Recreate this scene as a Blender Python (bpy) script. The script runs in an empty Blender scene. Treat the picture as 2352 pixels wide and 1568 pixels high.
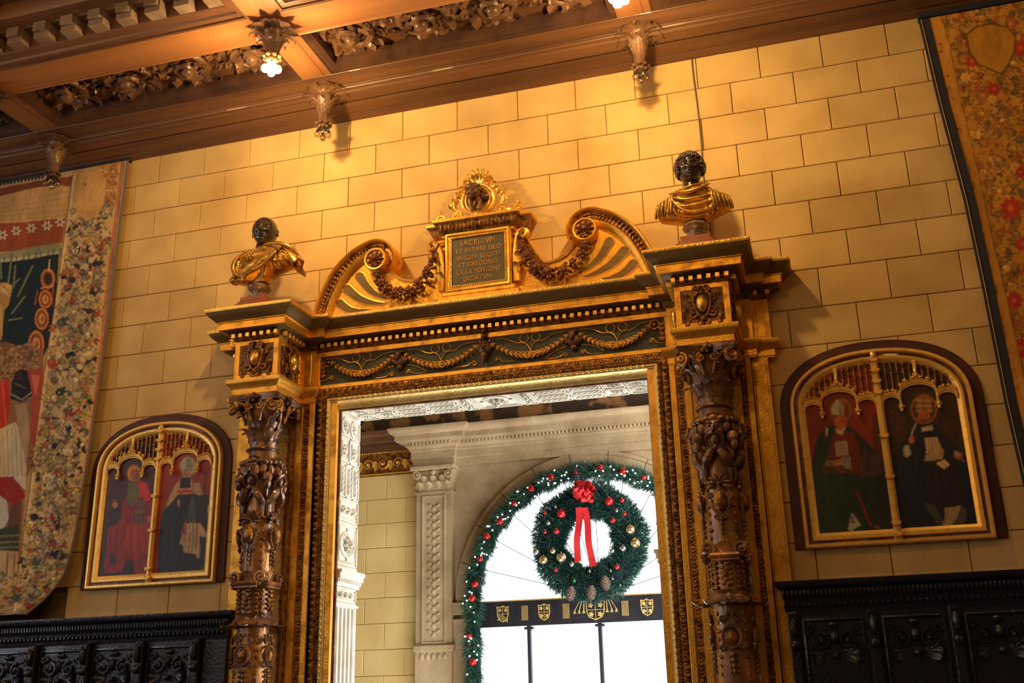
import bpy, bmesh, math, random
import numpy as np
from math import pi, sin, cos, sqrt, radians
from mathutils import Vector, Matrix, noise
random.seed(7)
SC = bpy.context.scene
COL = SC.collection
# ---------------------------------------------------------------- camera
CAM = (4.94702, -6.65961, 1.60098)
ROT = (1.90211, 0.02226, 0.28710)
FPX = 2416.3
cd = bpy.data.cameras.new('camera')
cd.sensor_fit = 'HORIZONTAL'; cd.sensor_width = 36.0
cd.lens = FPX / 2352 * 36.0
cam = bpy.data.objects.new('camera', cd)
cam.location = CAM; cam.rotation_euler = ROT
COL.objects.link(cam); SC.camera = cam
# ---------------------------------------------------------------- world, exposure, lights
w = bpy.data.worlds.new('world'); SC.world = w; w.use_nodes = True
bg = w.node_tree.nodes['Background']
bg.inputs[0].default_value = (0.90, 0.96, 1.0, 1); bg.inputs[1].default_value = 3.2
SC.view_settings.view_transform = 'Standard'; SC.view_settings.look = 'None'
SC.view_settings.gamma = 1.0; SC.view_settings.exposure = 0.0
SC.view_settings.use_curve_mapping = False
SC.cycles.max_bounces = 8; SC.cycles.diffuse_bounces = 4; SC.cycles.glossy_bounces = 4
SC.cycles.transparent_max_bounces = 12; SC.cycles.transmission_bounces = 4
SC.cycles.sample_clamp_indirect = 6.0
WARM = (1.0, 0.55, 0.145)
def area(name, loc, target, size, sizey, power, col):
    l = bpy.data.lights.new(name, 'AREA'); l.shape = 'RECTANGLE'; l.size = size; l.size_y = sizey
    l.energy = power; l.color = col
    o = bpy.data.objects.new(name, l); o.location = loc
    o.rotation_euler = (Vector(target) - Vector(loc)).to_track_quat('-Z', 'Y').to_euler()
    COL.objects.link(o); return o
def point(name, loc, power, col=WARM, r=0.06):
    l = bpy.data.lights.new(name, 'POINT'); l.energy = power; l.color = col; l.shadow_soft_size = r
    o = bpy.data.objects.new(name, l); o.location = loc; COL.objects.link(o); return o
# added area lights that fill the hall from behind and left of the viewer
area('hall_fill_light', (-2.0, -10.5, 4.2), (1.5, 0, 3.6), 5.0, 3.0, 80, (1.0, 0.86, 0.68))
area('hall_side_light', (-5.2, -4.0, 3.6), (1.0, 0, 3.0), 3.0, 2.6, 70, (0.82, 0.90, 1.0))
# the lamps hanging from the rest of the ceiling
for k, (lx, ly, lp) in enumerate([(1.69, -3.5, 40), (4.11, -3.5, 30), (-0.73, -3.5, 36), (6.5, -3.5, 14), (2.9, -6.2, 34), (-0.5, -6.2, 34), (6.0, -6.2, 10)]):
    point('ceiling_lamp_light', (lx, ly, 5.55), lp, WARM, 0.12)
# daylight inside the chapel room beyond the doorway (its own side windows)
area('chapel_side_window', (5.6, 1.6, 2.9), (1.0, 1.9, 2.6), 2.4, 3.0, 230, (1.0, 0.94, 0.84))
area('chapel_floor_bounce', (2.8, 1.7, 0.4), (2.8, 1.8, 4), 3.0, 2.2, 150, (1.0, 0.93, 0.80))
# ---------------------------------------------------------------- picture <-> place helpers
_cx,_sx,_cy,_sy,_cz,_sz = cos(ROT[0]),sin(ROT[0]),cos(ROT[1]),sin(ROT[1]),cos(ROT[2]),sin(ROT[2])
RM = np.array([[_cz,-_sz,0],[_sz,_cz,0],[0,0,1]]) @ np.array([[_cy,0,_sy],[0,1,0],[-_sy,0,_cy]]) @ np.array([[1,0,0],[0,_cx,-_sx],[0,_sx,_cx]])
CN = np.array(CAM)
def U(x, y, Y=0.0):
    "the point of the plane Y=const that the photograph shows at a pixel -> X, Z"
    d = RM @ np.array([(x-1176)/FPX, -(y-784)/FPX, -1.0]); q = CN + (Y-CN[1])/d[1]*d
    return float(q[0]), float(q[2])
def PX(pts):
    q = (np.asarray(pts) - CN) @ RM
    return np.c_[1176 - q[:,0]/q[:,2]*FPX, 784 + q[:,1]/q[:,2]*FPX]
A = 2.855            # the doorway's axis
# ---------------------------------------------------------------- materials
def newmat(name):
    m = bpy.data.materials.new(name); m.use_nodes = True
    return m, m.node_tree.nodes, m.node_tree.links, m.node_tree.nodes['Principled BSDF']
def mat(name, c1, rough=.5, metal=0., c2=None, sc=6., detail=5., bump=0., bsc=60., stretch=(1,1,1), rand=0., thr=(.35,.65), coat=0., spec=.5, rough2=None):
    m, N, L, b = newmat(name)
    b.inputs['Base Color'].default_value = (*c1, 1); b.inputs['Roughness'].default_value = rough
    b.inputs['Metallic'].default_value = metal; b.inputs['Specular IOR Level'].default_value = spec
    b.inputs['Coat Weight'].default_value = coat
    g = N.new('ShaderNodeNewGeometry'); mp = N.new('ShaderNodeMapping'); mp.inputs['Scale'].default_value = stretch
    L.new(g.outputs['Position'], mp.inputs['Vector'])
    if c2:
        n = N.new('ShaderNodeTexNoise'); n.inputs['Scale'].default_value = sc; n.inputs['Detail'].default_value = detail
        L.new(mp.outputs[0], n.inputs['Vector'])
        r = N.new('ShaderNodeMapRange'); r.inputs[1].default_value = thr[0]; r.inputs[2].default_value = thr[1]
        L.new(n.outputs['Fac'], r.inputs[0])
        mx = N.new('ShaderNodeMix'); mx.data_type = 'RGBA'
        mx.inputs[6].default_value = (*c1, 1); mx.inputs[7].default_value = (*c2, 1)
        L.new(r.outputs[0], mx.inputs[0]); out = mx.outputs[2]
        if rough2 is not None:
            mr = N.new('ShaderNodeMapRange'); mr.inputs[3].default_value = rough; mr.inputs[4].default_value = rough2
            L.new(r.outputs[0], mr.inputs[0]); L.new(mr.outputs[0], b.inputs['Roughness'])
        if rand:
            oi = N.new('ShaderNodeObjectInfo'); hs = N.new('ShaderNodeHueSaturation')
            r2 = N.new('ShaderNodeMapRange'); r2.inputs[3].default_value = 1-rand; r2.inputs[4].default_value = 1+rand
            L.new(oi.outputs['Random'], r2.inputs[0]); L.new(r2.outputs[0], hs.inputs['Value'])
            L.new(out, hs.inputs['Color']); out = hs.outputs[0]
        L.new(out, b.inputs['Base Color'])
    if bump:
        n2 = N.new('ShaderNodeTexNoise'); n2.inputs['Scale'].default_value = bsc; n2.inputs['Detail'].default_value = 4
        L.new(mp.outputs[0], n2.inputs['Vector'])
        bp = N.new('ShaderNodeBump'); bp.inputs['Strength'].default_value = bump; bp.inputs['Distance'].default_value = .01
        L.new(n2.outputs['Fac'], bp.inputs['Height']); L.new(bp.outputs[0], b.inputs['Normal'])
    return m
M = {}
M['stone'] = mat('stone', (.72,.50,.215), .8, 0, (.53,.335,.12), 2.3, 7, .16, 45, rand=.085, thr=(.36,.72))
M['joint'] = mat('joint', (.13,.085,.03), .9, 0, (.2,.13,.05), 9)
M['stone2'] = mat('chapel_stone', (.80,.64,.30), .8, 0, (.70,.53,.22), 2.2, 6, .25, 45, rand=.05)
M['lime'] = mat('limestone', (.50,.39,.25), .75, 0, (.31,.22,.125), 3.2, 8, .5, 30, thr=(.38,.72))
M['plaster'] = mat('white_plaster', (.80,.80,.76), .5, 0, (.66,.64,.58), 7, 5, .2, 60)
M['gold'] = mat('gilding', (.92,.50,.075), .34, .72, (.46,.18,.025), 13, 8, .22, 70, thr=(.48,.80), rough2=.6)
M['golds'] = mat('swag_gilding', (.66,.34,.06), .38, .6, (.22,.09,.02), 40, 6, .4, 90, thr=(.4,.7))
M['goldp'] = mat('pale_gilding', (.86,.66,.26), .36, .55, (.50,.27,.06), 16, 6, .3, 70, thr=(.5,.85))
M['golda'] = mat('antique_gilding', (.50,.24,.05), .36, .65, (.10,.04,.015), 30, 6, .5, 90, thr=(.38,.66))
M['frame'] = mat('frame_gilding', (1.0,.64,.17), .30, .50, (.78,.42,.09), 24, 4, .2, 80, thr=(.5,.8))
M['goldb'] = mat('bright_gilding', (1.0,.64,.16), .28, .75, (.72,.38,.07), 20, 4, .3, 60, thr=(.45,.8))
M['olive'] = mat('olive_paint', (.125,.066,.012), .5, 0, (.20,.115,.025), 9, 6, .25, 60, stretch=(.4,1,1))
M['green'] = mat('dark_green_ground', (.032,.036,.020), .6, 0, (.055,.055,.03), 8, 5, .2, 60)
M['brown'] = mat('brown_carving', (.17,.065,.035), .38, .1, (.07,.028,.02), 20, 6, .3, 60, coat=.3)
M['redwood'] = mat('reddish_carving', (.27,.085,.03), .34, .15, (.10,.03,.018), 26, 6, .3, 60, coat=.3)
M['column'] = mat('column_wood', (.21,.095,.045), .34, .2, (.66,.32,.08), 7, 7, .4, 60, stretch=(1,1,.35), thr=(.42,.66), coat=.35)
M['bronze'] = mat('dark_bronzed_wood', (.120,.060,.042), .32, .25, (.40,.19,.07), 11, 7, .4, 60, thr=(.46,.72), coat=.45)
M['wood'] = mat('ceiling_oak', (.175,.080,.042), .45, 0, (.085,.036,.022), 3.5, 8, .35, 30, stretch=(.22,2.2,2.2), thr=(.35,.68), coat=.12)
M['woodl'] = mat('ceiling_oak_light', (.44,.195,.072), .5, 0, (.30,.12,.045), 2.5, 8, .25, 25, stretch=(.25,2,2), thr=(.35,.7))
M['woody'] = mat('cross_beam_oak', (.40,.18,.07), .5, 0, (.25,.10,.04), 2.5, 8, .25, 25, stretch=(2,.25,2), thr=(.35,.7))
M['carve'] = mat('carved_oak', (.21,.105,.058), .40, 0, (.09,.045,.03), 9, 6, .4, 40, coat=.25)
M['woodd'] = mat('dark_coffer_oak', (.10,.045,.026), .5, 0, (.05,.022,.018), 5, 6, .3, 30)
M['dent'] = mat('underlit_oak', (.26,.19,.15), .6, 0, (.19,.12,.09), 9, 6, .3, 40)  # paler, greyer oak: light from below put into the dentils' colour
M['black'] = mat('black_marble', (.018,.013,.016), .16, 0, (.045,.028,.025), 22, 6, .3, 60, coat=.6)
M['gown'] = mat('gilt_bronze_drapery', (.60,.34,.075), .27, .72, (.22,.105,.025), 14, 6, .3, 45, thr=(.45,.8))
M['socle'] = mat('grey_veined_marble', (.13,.085,.085), .2, 0, (.28,.19,.16), 15, 6, coat=.5)
M['redm'] = mat('red_marble', (.26,.050,.022), .3, 0, (.17,.035,.02), 14, 6, coat=.3)
M['maroon'] = mat('maroon_board', (.085,.018,.014), .6, 0, (.06,.014,.012), 8)
M['ebony'] = mat('blackened_walnut', (.009,.013,.032), .26, 0, (.014,.014,.030), 12, 6, .4, 50, coat=.25)
M['slate'] = mat('slate_tablet', (.075,.066,.040), .55, 0, (.11,.09,.05), 12, 6)
M['letter'] = mat('worn_gilt_letters', (.62,.30,.06), .5, .2, (.16,.10,.045), 26, 4, thr=(.45,.7))
M['iron'] = mat('dark_iron', (.022,.028,.045), .45, .3)
M['band'] = mat('painted_transom', (.012,.013,.020), .4, 0, (.02,.02,.03), 14)
M['cable'] = mat('grey_cable', (.12,.10,.085), .5)
M['glassb'] = mat('clear_bulb', (.75,.62,.50), .08, 0)
M['floor'] = mat('floor_tile', (.16,.09,.05), .4, 0, (.10,.06,.04), 3)
M['hall'] = mat('hall_wall', (.50,.38,.20), .8, 0, (.42,.30,.15), 3)
M['cream'] = mat('tapestry_edge', (.60,.40,.17), .9, 0, (.50,.32,.13), 20)
M['navy'] = mat('navy_border', (.022,.022,.035), .9)
M['lining'] = mat('bluegrey_galloon', (.16,.14,.17), .9, 0, (.22,.13,.08), 20)
M['redball'] = mat('red_bauble', (.62,.012,.02), .12, .5, coat=.5)
M['goldball'] = mat('gold_bauble', (.80,.62,.33), .12, .9)
M['silverball'] = mat('silver_bauble', (.55,.62,.66), .12, .9)
M['greenball'] = mat('green_bauble', (.02,.45,.12), .15, .5)
M['ribbon'] = mat('red_velvet_ribbon', (.55,.012,.022), .5, 0, (.42,.008,.015), 20)
M['cone'] = mat('pine_cone', (.15,.10,.09), .7, 0, (.36,.30,.30), 60, thr=(.5,.8))
def mat_glass(name, tint=(1,1,1), gl=.08):
    m, N, L, b = newmat(name); o = N['Material Output']
    t = N.new('ShaderNodeBsdfTransparent'); t.inputs[0].default_value = (*tint, 1)
    g = N.new('ShaderNodeBsdfGlossy'); g.inputs['Roughness'].default_value = .03
    x = N.new('ShaderNodeMixShader'); x.inputs[0].default_value = gl
    L.new(t.outputs[0], x.inputs[1]); L.new(g.outputs[0], x.inputs[2]); L.new(x.outputs[0], o.inputs[0]); return m
M['glass'] = mat_glass('window_glass')
M['bulb'] = mat_glass('bulb_glass', (.86,.80,.74), .22)
def mat_emit(name, col, s):
    m, N, L, b = newmat(name)
    b.inputs['Base Color'].default_value = (*col, 1); b.inputs['Emission Color'].default_value = (*col, 1)
    b.inputs['Emission Strength'].default_value = s; return m
M['lit'] = mat_emit('lit_bulb', (1.0, .80, .42), 26)
M['fairy'] = mat_emit('fairy_light', (1.0, .93, .80), 9)
def mat_attr(name, rough=.8, metal=0., bump=.0, bsc=300, coat=0., grain=0.):
    m, N, L, b = newmat(name)
    a = N.new('ShaderNodeAttribute'); a.attribute_name = 'paint'; L.new(a.outputs['Color'], b.inputs['Base Color'])
    b.inputs['Roughness'].default_value = rough; b.inputs['Coat Weight'].default_value = coat
    if bump:
        g = N.new('ShaderNodeNewGeometry'); n = N.new('ShaderNodeTexNoise'); n.inputs['Scale'].default_value = bsc
        L.new(g.outputs['Position'], n.inputs['Vector'])
        bp = N.new('ShaderNodeBump'); bp.inputs['Strength'].default_value = bump; bp.inputs['Distance'].default_value = .004
        L.new(n.outputs['Fac'], bp.inputs['Height']); L.new(bp.outputs[0], b.inputs['Normal'])
    return m
M['paint'] = mat_attr('painted_panel', .45, 0, .2, 260, .15)
M['woven'] = mat_attr('woven_wool', .95, 0, .6, 420)
M['needle'] = mat_attr('fir_needles', .6)
# ---------------------------------------------------------------- mesh builder
class MB:
    def __init__(s): s.v = []; s.f = []; s.M = None
    def add(s, vs, fs):
        o = len(s.v)
        if s.M is not None: vs = [tuple(s.M @ Vector(p)) for p in vs]
        s.v += [tuple(p) for p in vs]; s.f += [[i+o for i in f] for f in fs]
    def box(s, x0, x1, y0, y1, z0, z1, b=0.):
        if b <= 0:
            s.add([(x,y,z) for x in (x0,x1) for y in (y0,y1) for z in (z0,z1)], [[0,1,3,2],[4,6,7,5],[0,4,5,1],[2,3,7,6],[0,2,6,4],[1,5,7,3]])
        else:   # front (low y) edges chamfered
            s.add([(x0,y1,z0),(x1,y1,z0),(x1,y1,z1),(x0,y1,z1),(x0,y0+b,z0),(x1,y0+b,z0),(x1,y0+b,z1),(x0,y0+b,z1),
                   (x0+b,y0,z0+b),(x1-b,y0,z0+b),(x1-b,y0,z1-b),(x0+b,y0,z1-b)],
                  [[0,3,2,1],[0,1,5,4],[1,2,6,5],[2,3,7,6],[3,0,4,7],[4,5,9,8],[5,6,10,9],[6,7,11,10],[7,4,8,11],[8,9,10,11]])
    def blob(s, c, r, R=None, nu=8, nv=6):
        if not hasattr(r, '__len__'): r = (r, r, r)
        vs = []; c = Vector(c)
        for i in range(1, nv):
            t = pi*i/nv
            for j in range(nu):
                a = 2*pi*j/nu; p = Vector((r[0]*sin(t)*cos(a), r[1]*sin(t)*sin(a), r[2]*cos(t)))
                vs.append(c + (R @ p if R else p))
        top = Vector((0,0,r[2])); vs.append(c + (R @ top if R else top)); vs.append(c - (R @ top if R else top))
        n = len(vs); fs = []
        for i in range(nv-2):
            for j in range(nu):
                fs.append([i*nu+j, i*nu+(j+1)%nu, (i+1)*nu+(j+1)%nu, (i+1)*nu+j])
        for j in range(nu):
            fs.append([n-2, (j+1)%nu, j]); fs.append([n-1, (nv-2)*nu+j, (nv-2)*nu+(j+1)%nu])
        s.add(vs, fs)
    def tube(s, pts, r, n=6, closed=False, flat=1.0, up=(0,1,0)):
        P = [Vector(p) for p in pts]; m = len(P); up = Vector(up); vs = []
        for i, p in enumerate(P):
            a = P[(i-1) % m] if (closed or i) else P[0]; b = P[(i+1) % m] if (closed or i < m-1) else P[-1]
            d = (b-a); d = d.normalized() if d.length > 1e-9 else Vector((1,0,0))
            x = d.cross(up); x = x.normalized() if x.length > 1e-6 else d.orthogonal().normalized()
            y = x.cross(d).normalized(); rr = r[i] if hasattr(r, '__len__') else r
            for k in range(n):
                t = 2*pi*k/n; vs.append(p + x*(rr*cos(t)) + y*(rr*flat*sin(t)))
        fs = []
        for i in range(m if closed else m-1):
            for k in range(n):
                j = (i+1) % m; fs.append([i*n+k, i*n+(k+1)%n, j*n+(k+1)%n, j*n+k])
        if not closed: fs += [list(range(n))[::-1], [(m-1)*n+k for k in range(n)]]
        s.add(vs, fs)
    def lathe(s, prof, c=(0,0), n=24, wob=None, z0=0.):
        vs = []; m = len(prof)
        for (r, z) in prof:
            for k in range(n):
                t = 2*pi*k/n; rr = r*(wob(t, z) if wob else 1); vs.append((c[0]+rr*cos(t), c[1]+rr*sin(t), z+z0))
        fs = [[i*n+k, i*n+(k+1)%n, (i+1)*n+(k+1)%n, (i+1)*n+k] for i in range(m-1) for k in range(n)]
        fs += [list(range(n))[::-1], [(m-1)*n+k for k in range(n)]]
        s.add(vs, fs)
    def sweep(s, path, prof, plane='XY', closed=False, cap=True):
        """prof = closed loop of (offset outward, height); plane XY: height is z, outward is the right-hand side reversed (towards -Y for a path run in +X)
        plane XZ: path (x,z), outward is the left-hand side, the profile's second value is y"""
        m = len(path); vs = []; k = len(prof)
        for i, p in enumerate(path):
            def nrm(a, b):
                dx, dy = b[0]-a[0], b[1]-a[1]; l = math.hypot(dx, dy) or 1
                return (dy/l, -dx/l) if plane == 'XY' else (-dy/l, dx/l)
            na = nrm(path[i-1], p) if (closed or i) else None
            nb = nrm(p, path[(i+1) % m]) if (closed or i < m-1) else None
            if na is None: na = nb
            if nb is None: nb = na
            d = 1 + na[0]*nb[0] + na[1]*nb[1]; d = max(d, .35)
            nx, ny = (na[0]+nb[0])/d, (na[1]+nb[1])/d
            for (o, h) in prof:
                q = (p[0]+nx*o, p[1]+ny*o)
                vs.append((q[0], q[1], h) if plane == 'XY' else (q[0], h, q[1]))
        fs = [[i*k+j, i*k+(j+1)%k, ((i+1)%m)*k+(j+1)%k, ((i+1)%m)*k+j] for i in range(m if closed else m-1) for j in range(k)]
        if cap and not closed: fs += [list(range(k)), [(m-1)*k+j for j in range(k)][::-1]]
        s.add(vs, fs)
    def prism(s, poly, y0, y1, b=0.):
        "poly in XZ, front at y0 (towards the hall), back at y1; b bevels the front edge"
        n = len(poly); ar = sum(poly[i][0]*poly[(i+1)%n][1]-poly[(i+1)%n][0]*poly[i][1] for i in range(n))
        if ar < 0: poly = poly[::-1]
        vs = [(x, y1, z) for x, z in poly] + [(x, y0+b, z) for x, z in poly]
        fs = [[i for i in range(n)][::-1]] + [[i, (i+1)%n, n+(i+1)%n, n+i] for i in range(n)]
        if b > 0:
            for i in range(n):
                a, p, c = poly[i-1], poly[i], poly[(i+1)%n]
                def nn(u, v):
                    l = math.hypot(v[0]-u[0], v[1]-u[1]) or 1; return (-(v[1]-u[1])/l, (v[0]-u[0])/l)
                n1, n2 = nn(a, p), nn(p, c); d = max(1+n1[0]*n2[0]+n1[1]*n2[1], .4)
                vs.append((p[0]+(n1[0]+n2[0])/d*b, y0, p[1]+(n1[1]+n2[1])/d*b))
            fs += [[n+i, n+(i+1)%n, 2*n+(i+1)%n, 2*n+i] for i in range(n)] + [[2*n+i for i in range(n)]]
        else: fs += [[n+i for i in range(n)]]
        s.add(vs, fs)
    def grid(s, fn, nu, nv, th=None):
        "fn(u,v)->point; th: thickness vector gives a back"
        vs = [Vector(fn(i/nu, j/nv)) for j in range(nv+1) for i in range(nu+1)]
        fs = [[j*(nu+1)+i, j*(nu+1)+i+1, (j+1)*(nu+1)+i+1, (j+1)*(nu+1)+i] for j in range(nv) for i in range(nu)]
        if th is not None:
            n = len(vs); th = Vector(th); vs += [p+th for p in vs]
            fs += [[q+n for q in f][::-1] for f in fs]
            rim = [i for i in range(nu+1)] + [j*(nu+1)+nu for j in range(1, nv+1)] + [nv*(nu+1)+i for i in range(nu-1, -1, -1)] + [j*(nu+1) for j in range(nv-1, 0, -1)]
            for a, b in zip(rim, rim[1:]+rim[:1]): fs.append([b, a, a+n, b+n])
        s.add(vs, fs)
    # ---- ornament
    def leaf(s, L, W, curl=.35, lobes=4, nt=9, th=.006, drop=.25):
        "acanthus leaf standing on the origin, up +Z, face to -Y, tip curling to -Y"
        def fn(u, t):
            a = u*2-1; wd = W*.5*(.55+.45*sin(pi*min(1, t*1.15)))*(1-t**5)*(1+.22*sin(t*lobes*2*pi)) if t < 1 else W*.06
            y = -curl*L*t**3 - .10*L*t + abs(a)*W*.16*(1-.4*t) + .012*cos(a*3*pi)*W*4*.25
            z = L*(t - drop*t**4*1.3*max(0, t-.4))
            if t > .9: z -= L*(t-.9)*1.6*drop*2; y += 0
            return (a*wd, y, z)
        s.grid(fn, 6, nt, (0, th, 0))
    def spiral(s, c, r, turns=1.6, th=.012, flip=1, start=0., n=26, seg=6, depth=1.0, tail=None, shrink=.18):
        "volute in the XZ plane; tail: extra points before the outer end"
        pts = []; rad = []
        if tail: 
            for q in tail: pts.append((q[0], c[1], q[1])); rad.append(th)
        for i in range(n+1):
            t = i/n; a = start + flip*t*turns*2*pi; rr = r*(1-t*(1-shrink))
            pts.append((c[0]+rr*cos(a), c[1]-t*r*.25, c[2]+rr*sin(a))); rad.append(th*(1-.45*t))
        s.tube(pts, rad, seg, flat=depth)
        s.blob((c[0], c[1]-r*.28, c[2]), (r*.26, r*.26, r*.26), None, 8, 6)
    def flower(s, c, r, petals=6, depth=.4, core=.35, twist=0., rows=1):
        for row in range(rows):
            k = 1 - .42*row
            for i in range(petals):
                a = 2*pi*i/petals + twist + row*pi/petals
                R = Matrix.Rotation(-a, 3, 'Y')
                s.blob((c[0]+r*.62*k*cos(a), c[1]-r*depth*.3*row, c[2]+r*.62*k*sin(a)), (r*.40*k, r*depth*.55, r*.27*k*6/max(petals,4)), R, 6, 5)
        s.blob((c[0], c[1]-r*depth*(.35+.3*(rows-1)), c[2]), (r*core, r*depth*.7, r*core), None, 8, 5)
def sharp(me, ang):
    for p in me.polygons: p.use_smooth = True
    try: me.set_sharp_from_angle(angle=radians(ang))
    except Exception: pass
def mesh(name, mb, m, ang=38, recalc=True):
    me = bpy.data.meshes.new(name); me.from_pydata(mb.v, [], mb.f)
    if recalc:
        bm = bmesh.new(); bm.from_mesh(me); bmesh.ops.recalc_face_normals(bm, faces=bm.faces); bm.to_mesh(me); bm.free()
    me.materials.append(M[m] if isinstance(m, str) else m)
    if ang: sharp(me, ang)
    return me
def put(name, me, parent=None, loc=None, rotz=0., scale=None, world=True):
    o = bpy.data.objects.new(name, me); COL.objects.link(o)
    if parent is not None:
        o.parent = parent
        if world: o.matrix_parent_inverse = Matrix.Translation(-Vector(wloc(parent)))
    if loc is not None: o.location = loc
    if rotz: o.rotation_euler = (0, 0, rotz)
    if scale is not None: o.scale = scale
    return o
WL = {}
def wloc(o):
    return WL.get(o.name, (0,0,0))
def obj(name, mb, m, parent=None, ang=38, world=True, **kw):
    o = put(name, mesh(name, mb, m, ang), parent, world=world)
    for k, v in kw.items(): o[k] = v
    return o
def root(name, loc, label=None, cat=None, group=None, kind=None):
    o = bpy.data.objects.new(name, None); o.empty_display_size = .1; COL.objects.link(o); o.location = loc
    WL[o.name] = tuple(loc)
    if label: o['label'] = label
    if cat: o['category'] = cat
    if group: o['group'] = group
    if kind: o['kind'] = kind
    return o
def tag(o, label=None, cat=None, group=None, kind=None):
    for k, v in (('label', label), ('category', cat), ('group', group), ('kind', kind)):
        if v: o[k] = v
    return o
def copy_tree(o, parent=None):
    c = o.copy(); COL.objects.link(c)
    if parent is not None:
        mi = o.matrix_parent_inverse.copy(); c.parent = parent; c.matrix_parent_inverse = mi
    for ch in list(o.children): copy_tree(ch, c)
    return c
def catmull(P, n=6):
    P = [np.array(p, float) for p in P]; out = []
    for i in range(len(P)-1):
        a, b, c, d = P[max(i-1,0)], P[i], P[i+1], P[min(i+2, len(P)-1)]
        for k in range(n):
            t = k/n; out.append(tuple(.5*((2*b)+(-a+c)*t+(2*a-5*b+4*c-d)*t*t+(-a+3*b-3*c+d)*t**3)))
    out.append(tuple(P[-1])); return out
# ---------------------------------------------------------------- flat coloured pictures (woven or painted), as colours on a fine mesh
def lin(c):
    return tuple(((x/255)/12.92 if x/255 <= .04045 else ((x/255+.055)/1.055)**2.4) for x in c)
class Picture:
    def __init__(s, fn, nu, nv, keep=None, base=(128,128,128)):
        u, v = np.meshgrid(np.linspace(0,1,nu+1), np.linspace(0,1,nv+1)); s.co = fn(u.ravel(), v.ravel())
        s.px = PX(s.co); s.col = np.tile(np.array(lin(base)), (len(s.co), 1)); s.nu, s.nv = nu, nv; s.keep = keep
        s.amt = None
    def _set(s, idx, c, a=1.):
        c = np.array(lin(c)); s.col[idx] = s.col[idx]*(1-a) + c*a
    def poly(s, pts, c, a=1.):
        p = np.array(pts, float); x0, y0 = p.min(0); x1, y1 = p.max(0)
        idx = np.nonzero((s.px[:,0] >= x0) & (s.px[:,0] <= x1) & (s.px[:,1] >= y0) & (s.px[:,1] <= y1))[0]
        if not len(idx): return
        q = s.px[idx]; ins = np.zeros(len(idx), bool)
        for i in range(len(p)):
            (xa, ya), (xb, yb) = p[i-1], p[i]
            if ya == yb: continue
            k = ((ya > q[:,1]) != (yb > q[:,1])) & (q[:,0] < (xb-xa)*(q[:,1]-ya)/(yb-ya)+xa); ins ^= k
        s._set(idx[ins], c, a)
    def ell(s, cx, cy, rx, ry, c, a=1., rot=0., ring=0.):
        R = max(rx, ry)
        idx = np.nonzero((abs(s.px[:,0]-cx) <= R) & (abs(s.px[:,1]-cy) <= R))[0]
        if not len(idx): return
        dx, dy = s.px[idx,0]-cx, s.px[idx,1]-cy; ca, sa = cos(rot), sin(rot)
        d = ((dx*ca+dy*sa)/rx)**2 + ((-dx*sa+dy*ca)/ry)**2
        k = (d <= 1) & (d >= ring*ring); s._set(idx[k], c, a)
    def line(s, pts, wd, c, a=1.):
        for (xa, ya), (xb, yb) in zip(pts, pts[1:]):
            idx = np.nonzero((s.px[:,0] >= min(xa,xb)-wd) & (s.px[:,0] <= max(xa,xb)+wd) & (s.px[:,1] >= min(ya,yb)-wd) & (s.px[:,1] <= max(ya,yb)+wd))[0]
            if not len(idx): continue
            dx, dy = xb-xa, yb-ya; l2 = dx*dx+dy*dy or 1
            t = np.clip(((s.px[idx,0]-xa)*dx+(s.px[idx,1]-ya)*dy)/l2, 0, 1)
            d = np.hypot(s.px[idx,0]-xa-t*dx, s.px[idx,1]-ya-t*dy); s._set(idx[d <= wd/2], c, a)
    def speck(s, amt, seed=1):
        s.blur(1); s.mottle(.16, 16, seed); s.mottle(.12, 60, seed+9)
        r = np.random.RandomState(seed); s.col *= (1 + amt*(r.rand(len(s.col),1)-.5)*2); s.col = np.clip(s.col, 0, 1)
    def blur(s, k=1):
        g = s.col.reshape(s.nv+1, s.nu+1, 3)
        for _ in range(k):
            g[1:-1] = g[1:-1]*.5+(g[:-2]+g[2:])*.25; g[:,1:-1] = g[:,1:-1]*.5+(g[:,:-2]+g[:,2:])*.25
        s.col = g.reshape(-1,3)
    def mottle(s, amt, n=14, seed=1):
        r = np.random.RandomState(seed); h = r.rand(n+1, n+1); yy, xx = np.mgrid[0:s.nv+1, 0:s.nu+1]; y = yy/s.nv*(n-1e-6); x = xx/s.nu*(n-1e-6); i, j = y.astype(int), x.astype(int); fy, fx = y-i, x-j
        fy = fy*fy*(3-2*fy); fx = fx*fx*(3-2*fx)
        v = (h[i,j]*(1-fx)+h[i,j+1]*fx)*(1-fy)+(h[i+1,j]*(1-fx)+h[i+1,j+1]*fx)*fy; s.col *= (1+amt*(v.ravel()[:,None]-.5)*2)
    def build(s, name, m, parent, **kw):
        nu, nv = s.nu, s.nv; i, j = np.meshgrid(np.arange(nu), np.arange(nv)); a = (j*(nu+1)+i).ravel()
        f = np.c_[a, a+1, a+nu+2, a+nu+1]
        if s.keep is not None:
            cen = s.co[f].mean(1); f = f[s.keep(cen)]
        me = bpy.data.meshes.new(name); me.from_pydata(s.co.tolist(), [], f.tolist())
        at = me.color_attributes.new('paint', 'FLOAT_COLOR', 'POINT')
        at.data.foreach_set('color', np.c_[s.col, np.ones(len(s.col))].astype(np.float32).ravel())
        me.materials.append(M[m]); me.polygons.foreach_set('use_smooth', np.ones(len(f), bool))
        o = put(name, me, parent)
        for k, v in kw.items(): o[k] = v
        return o
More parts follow.
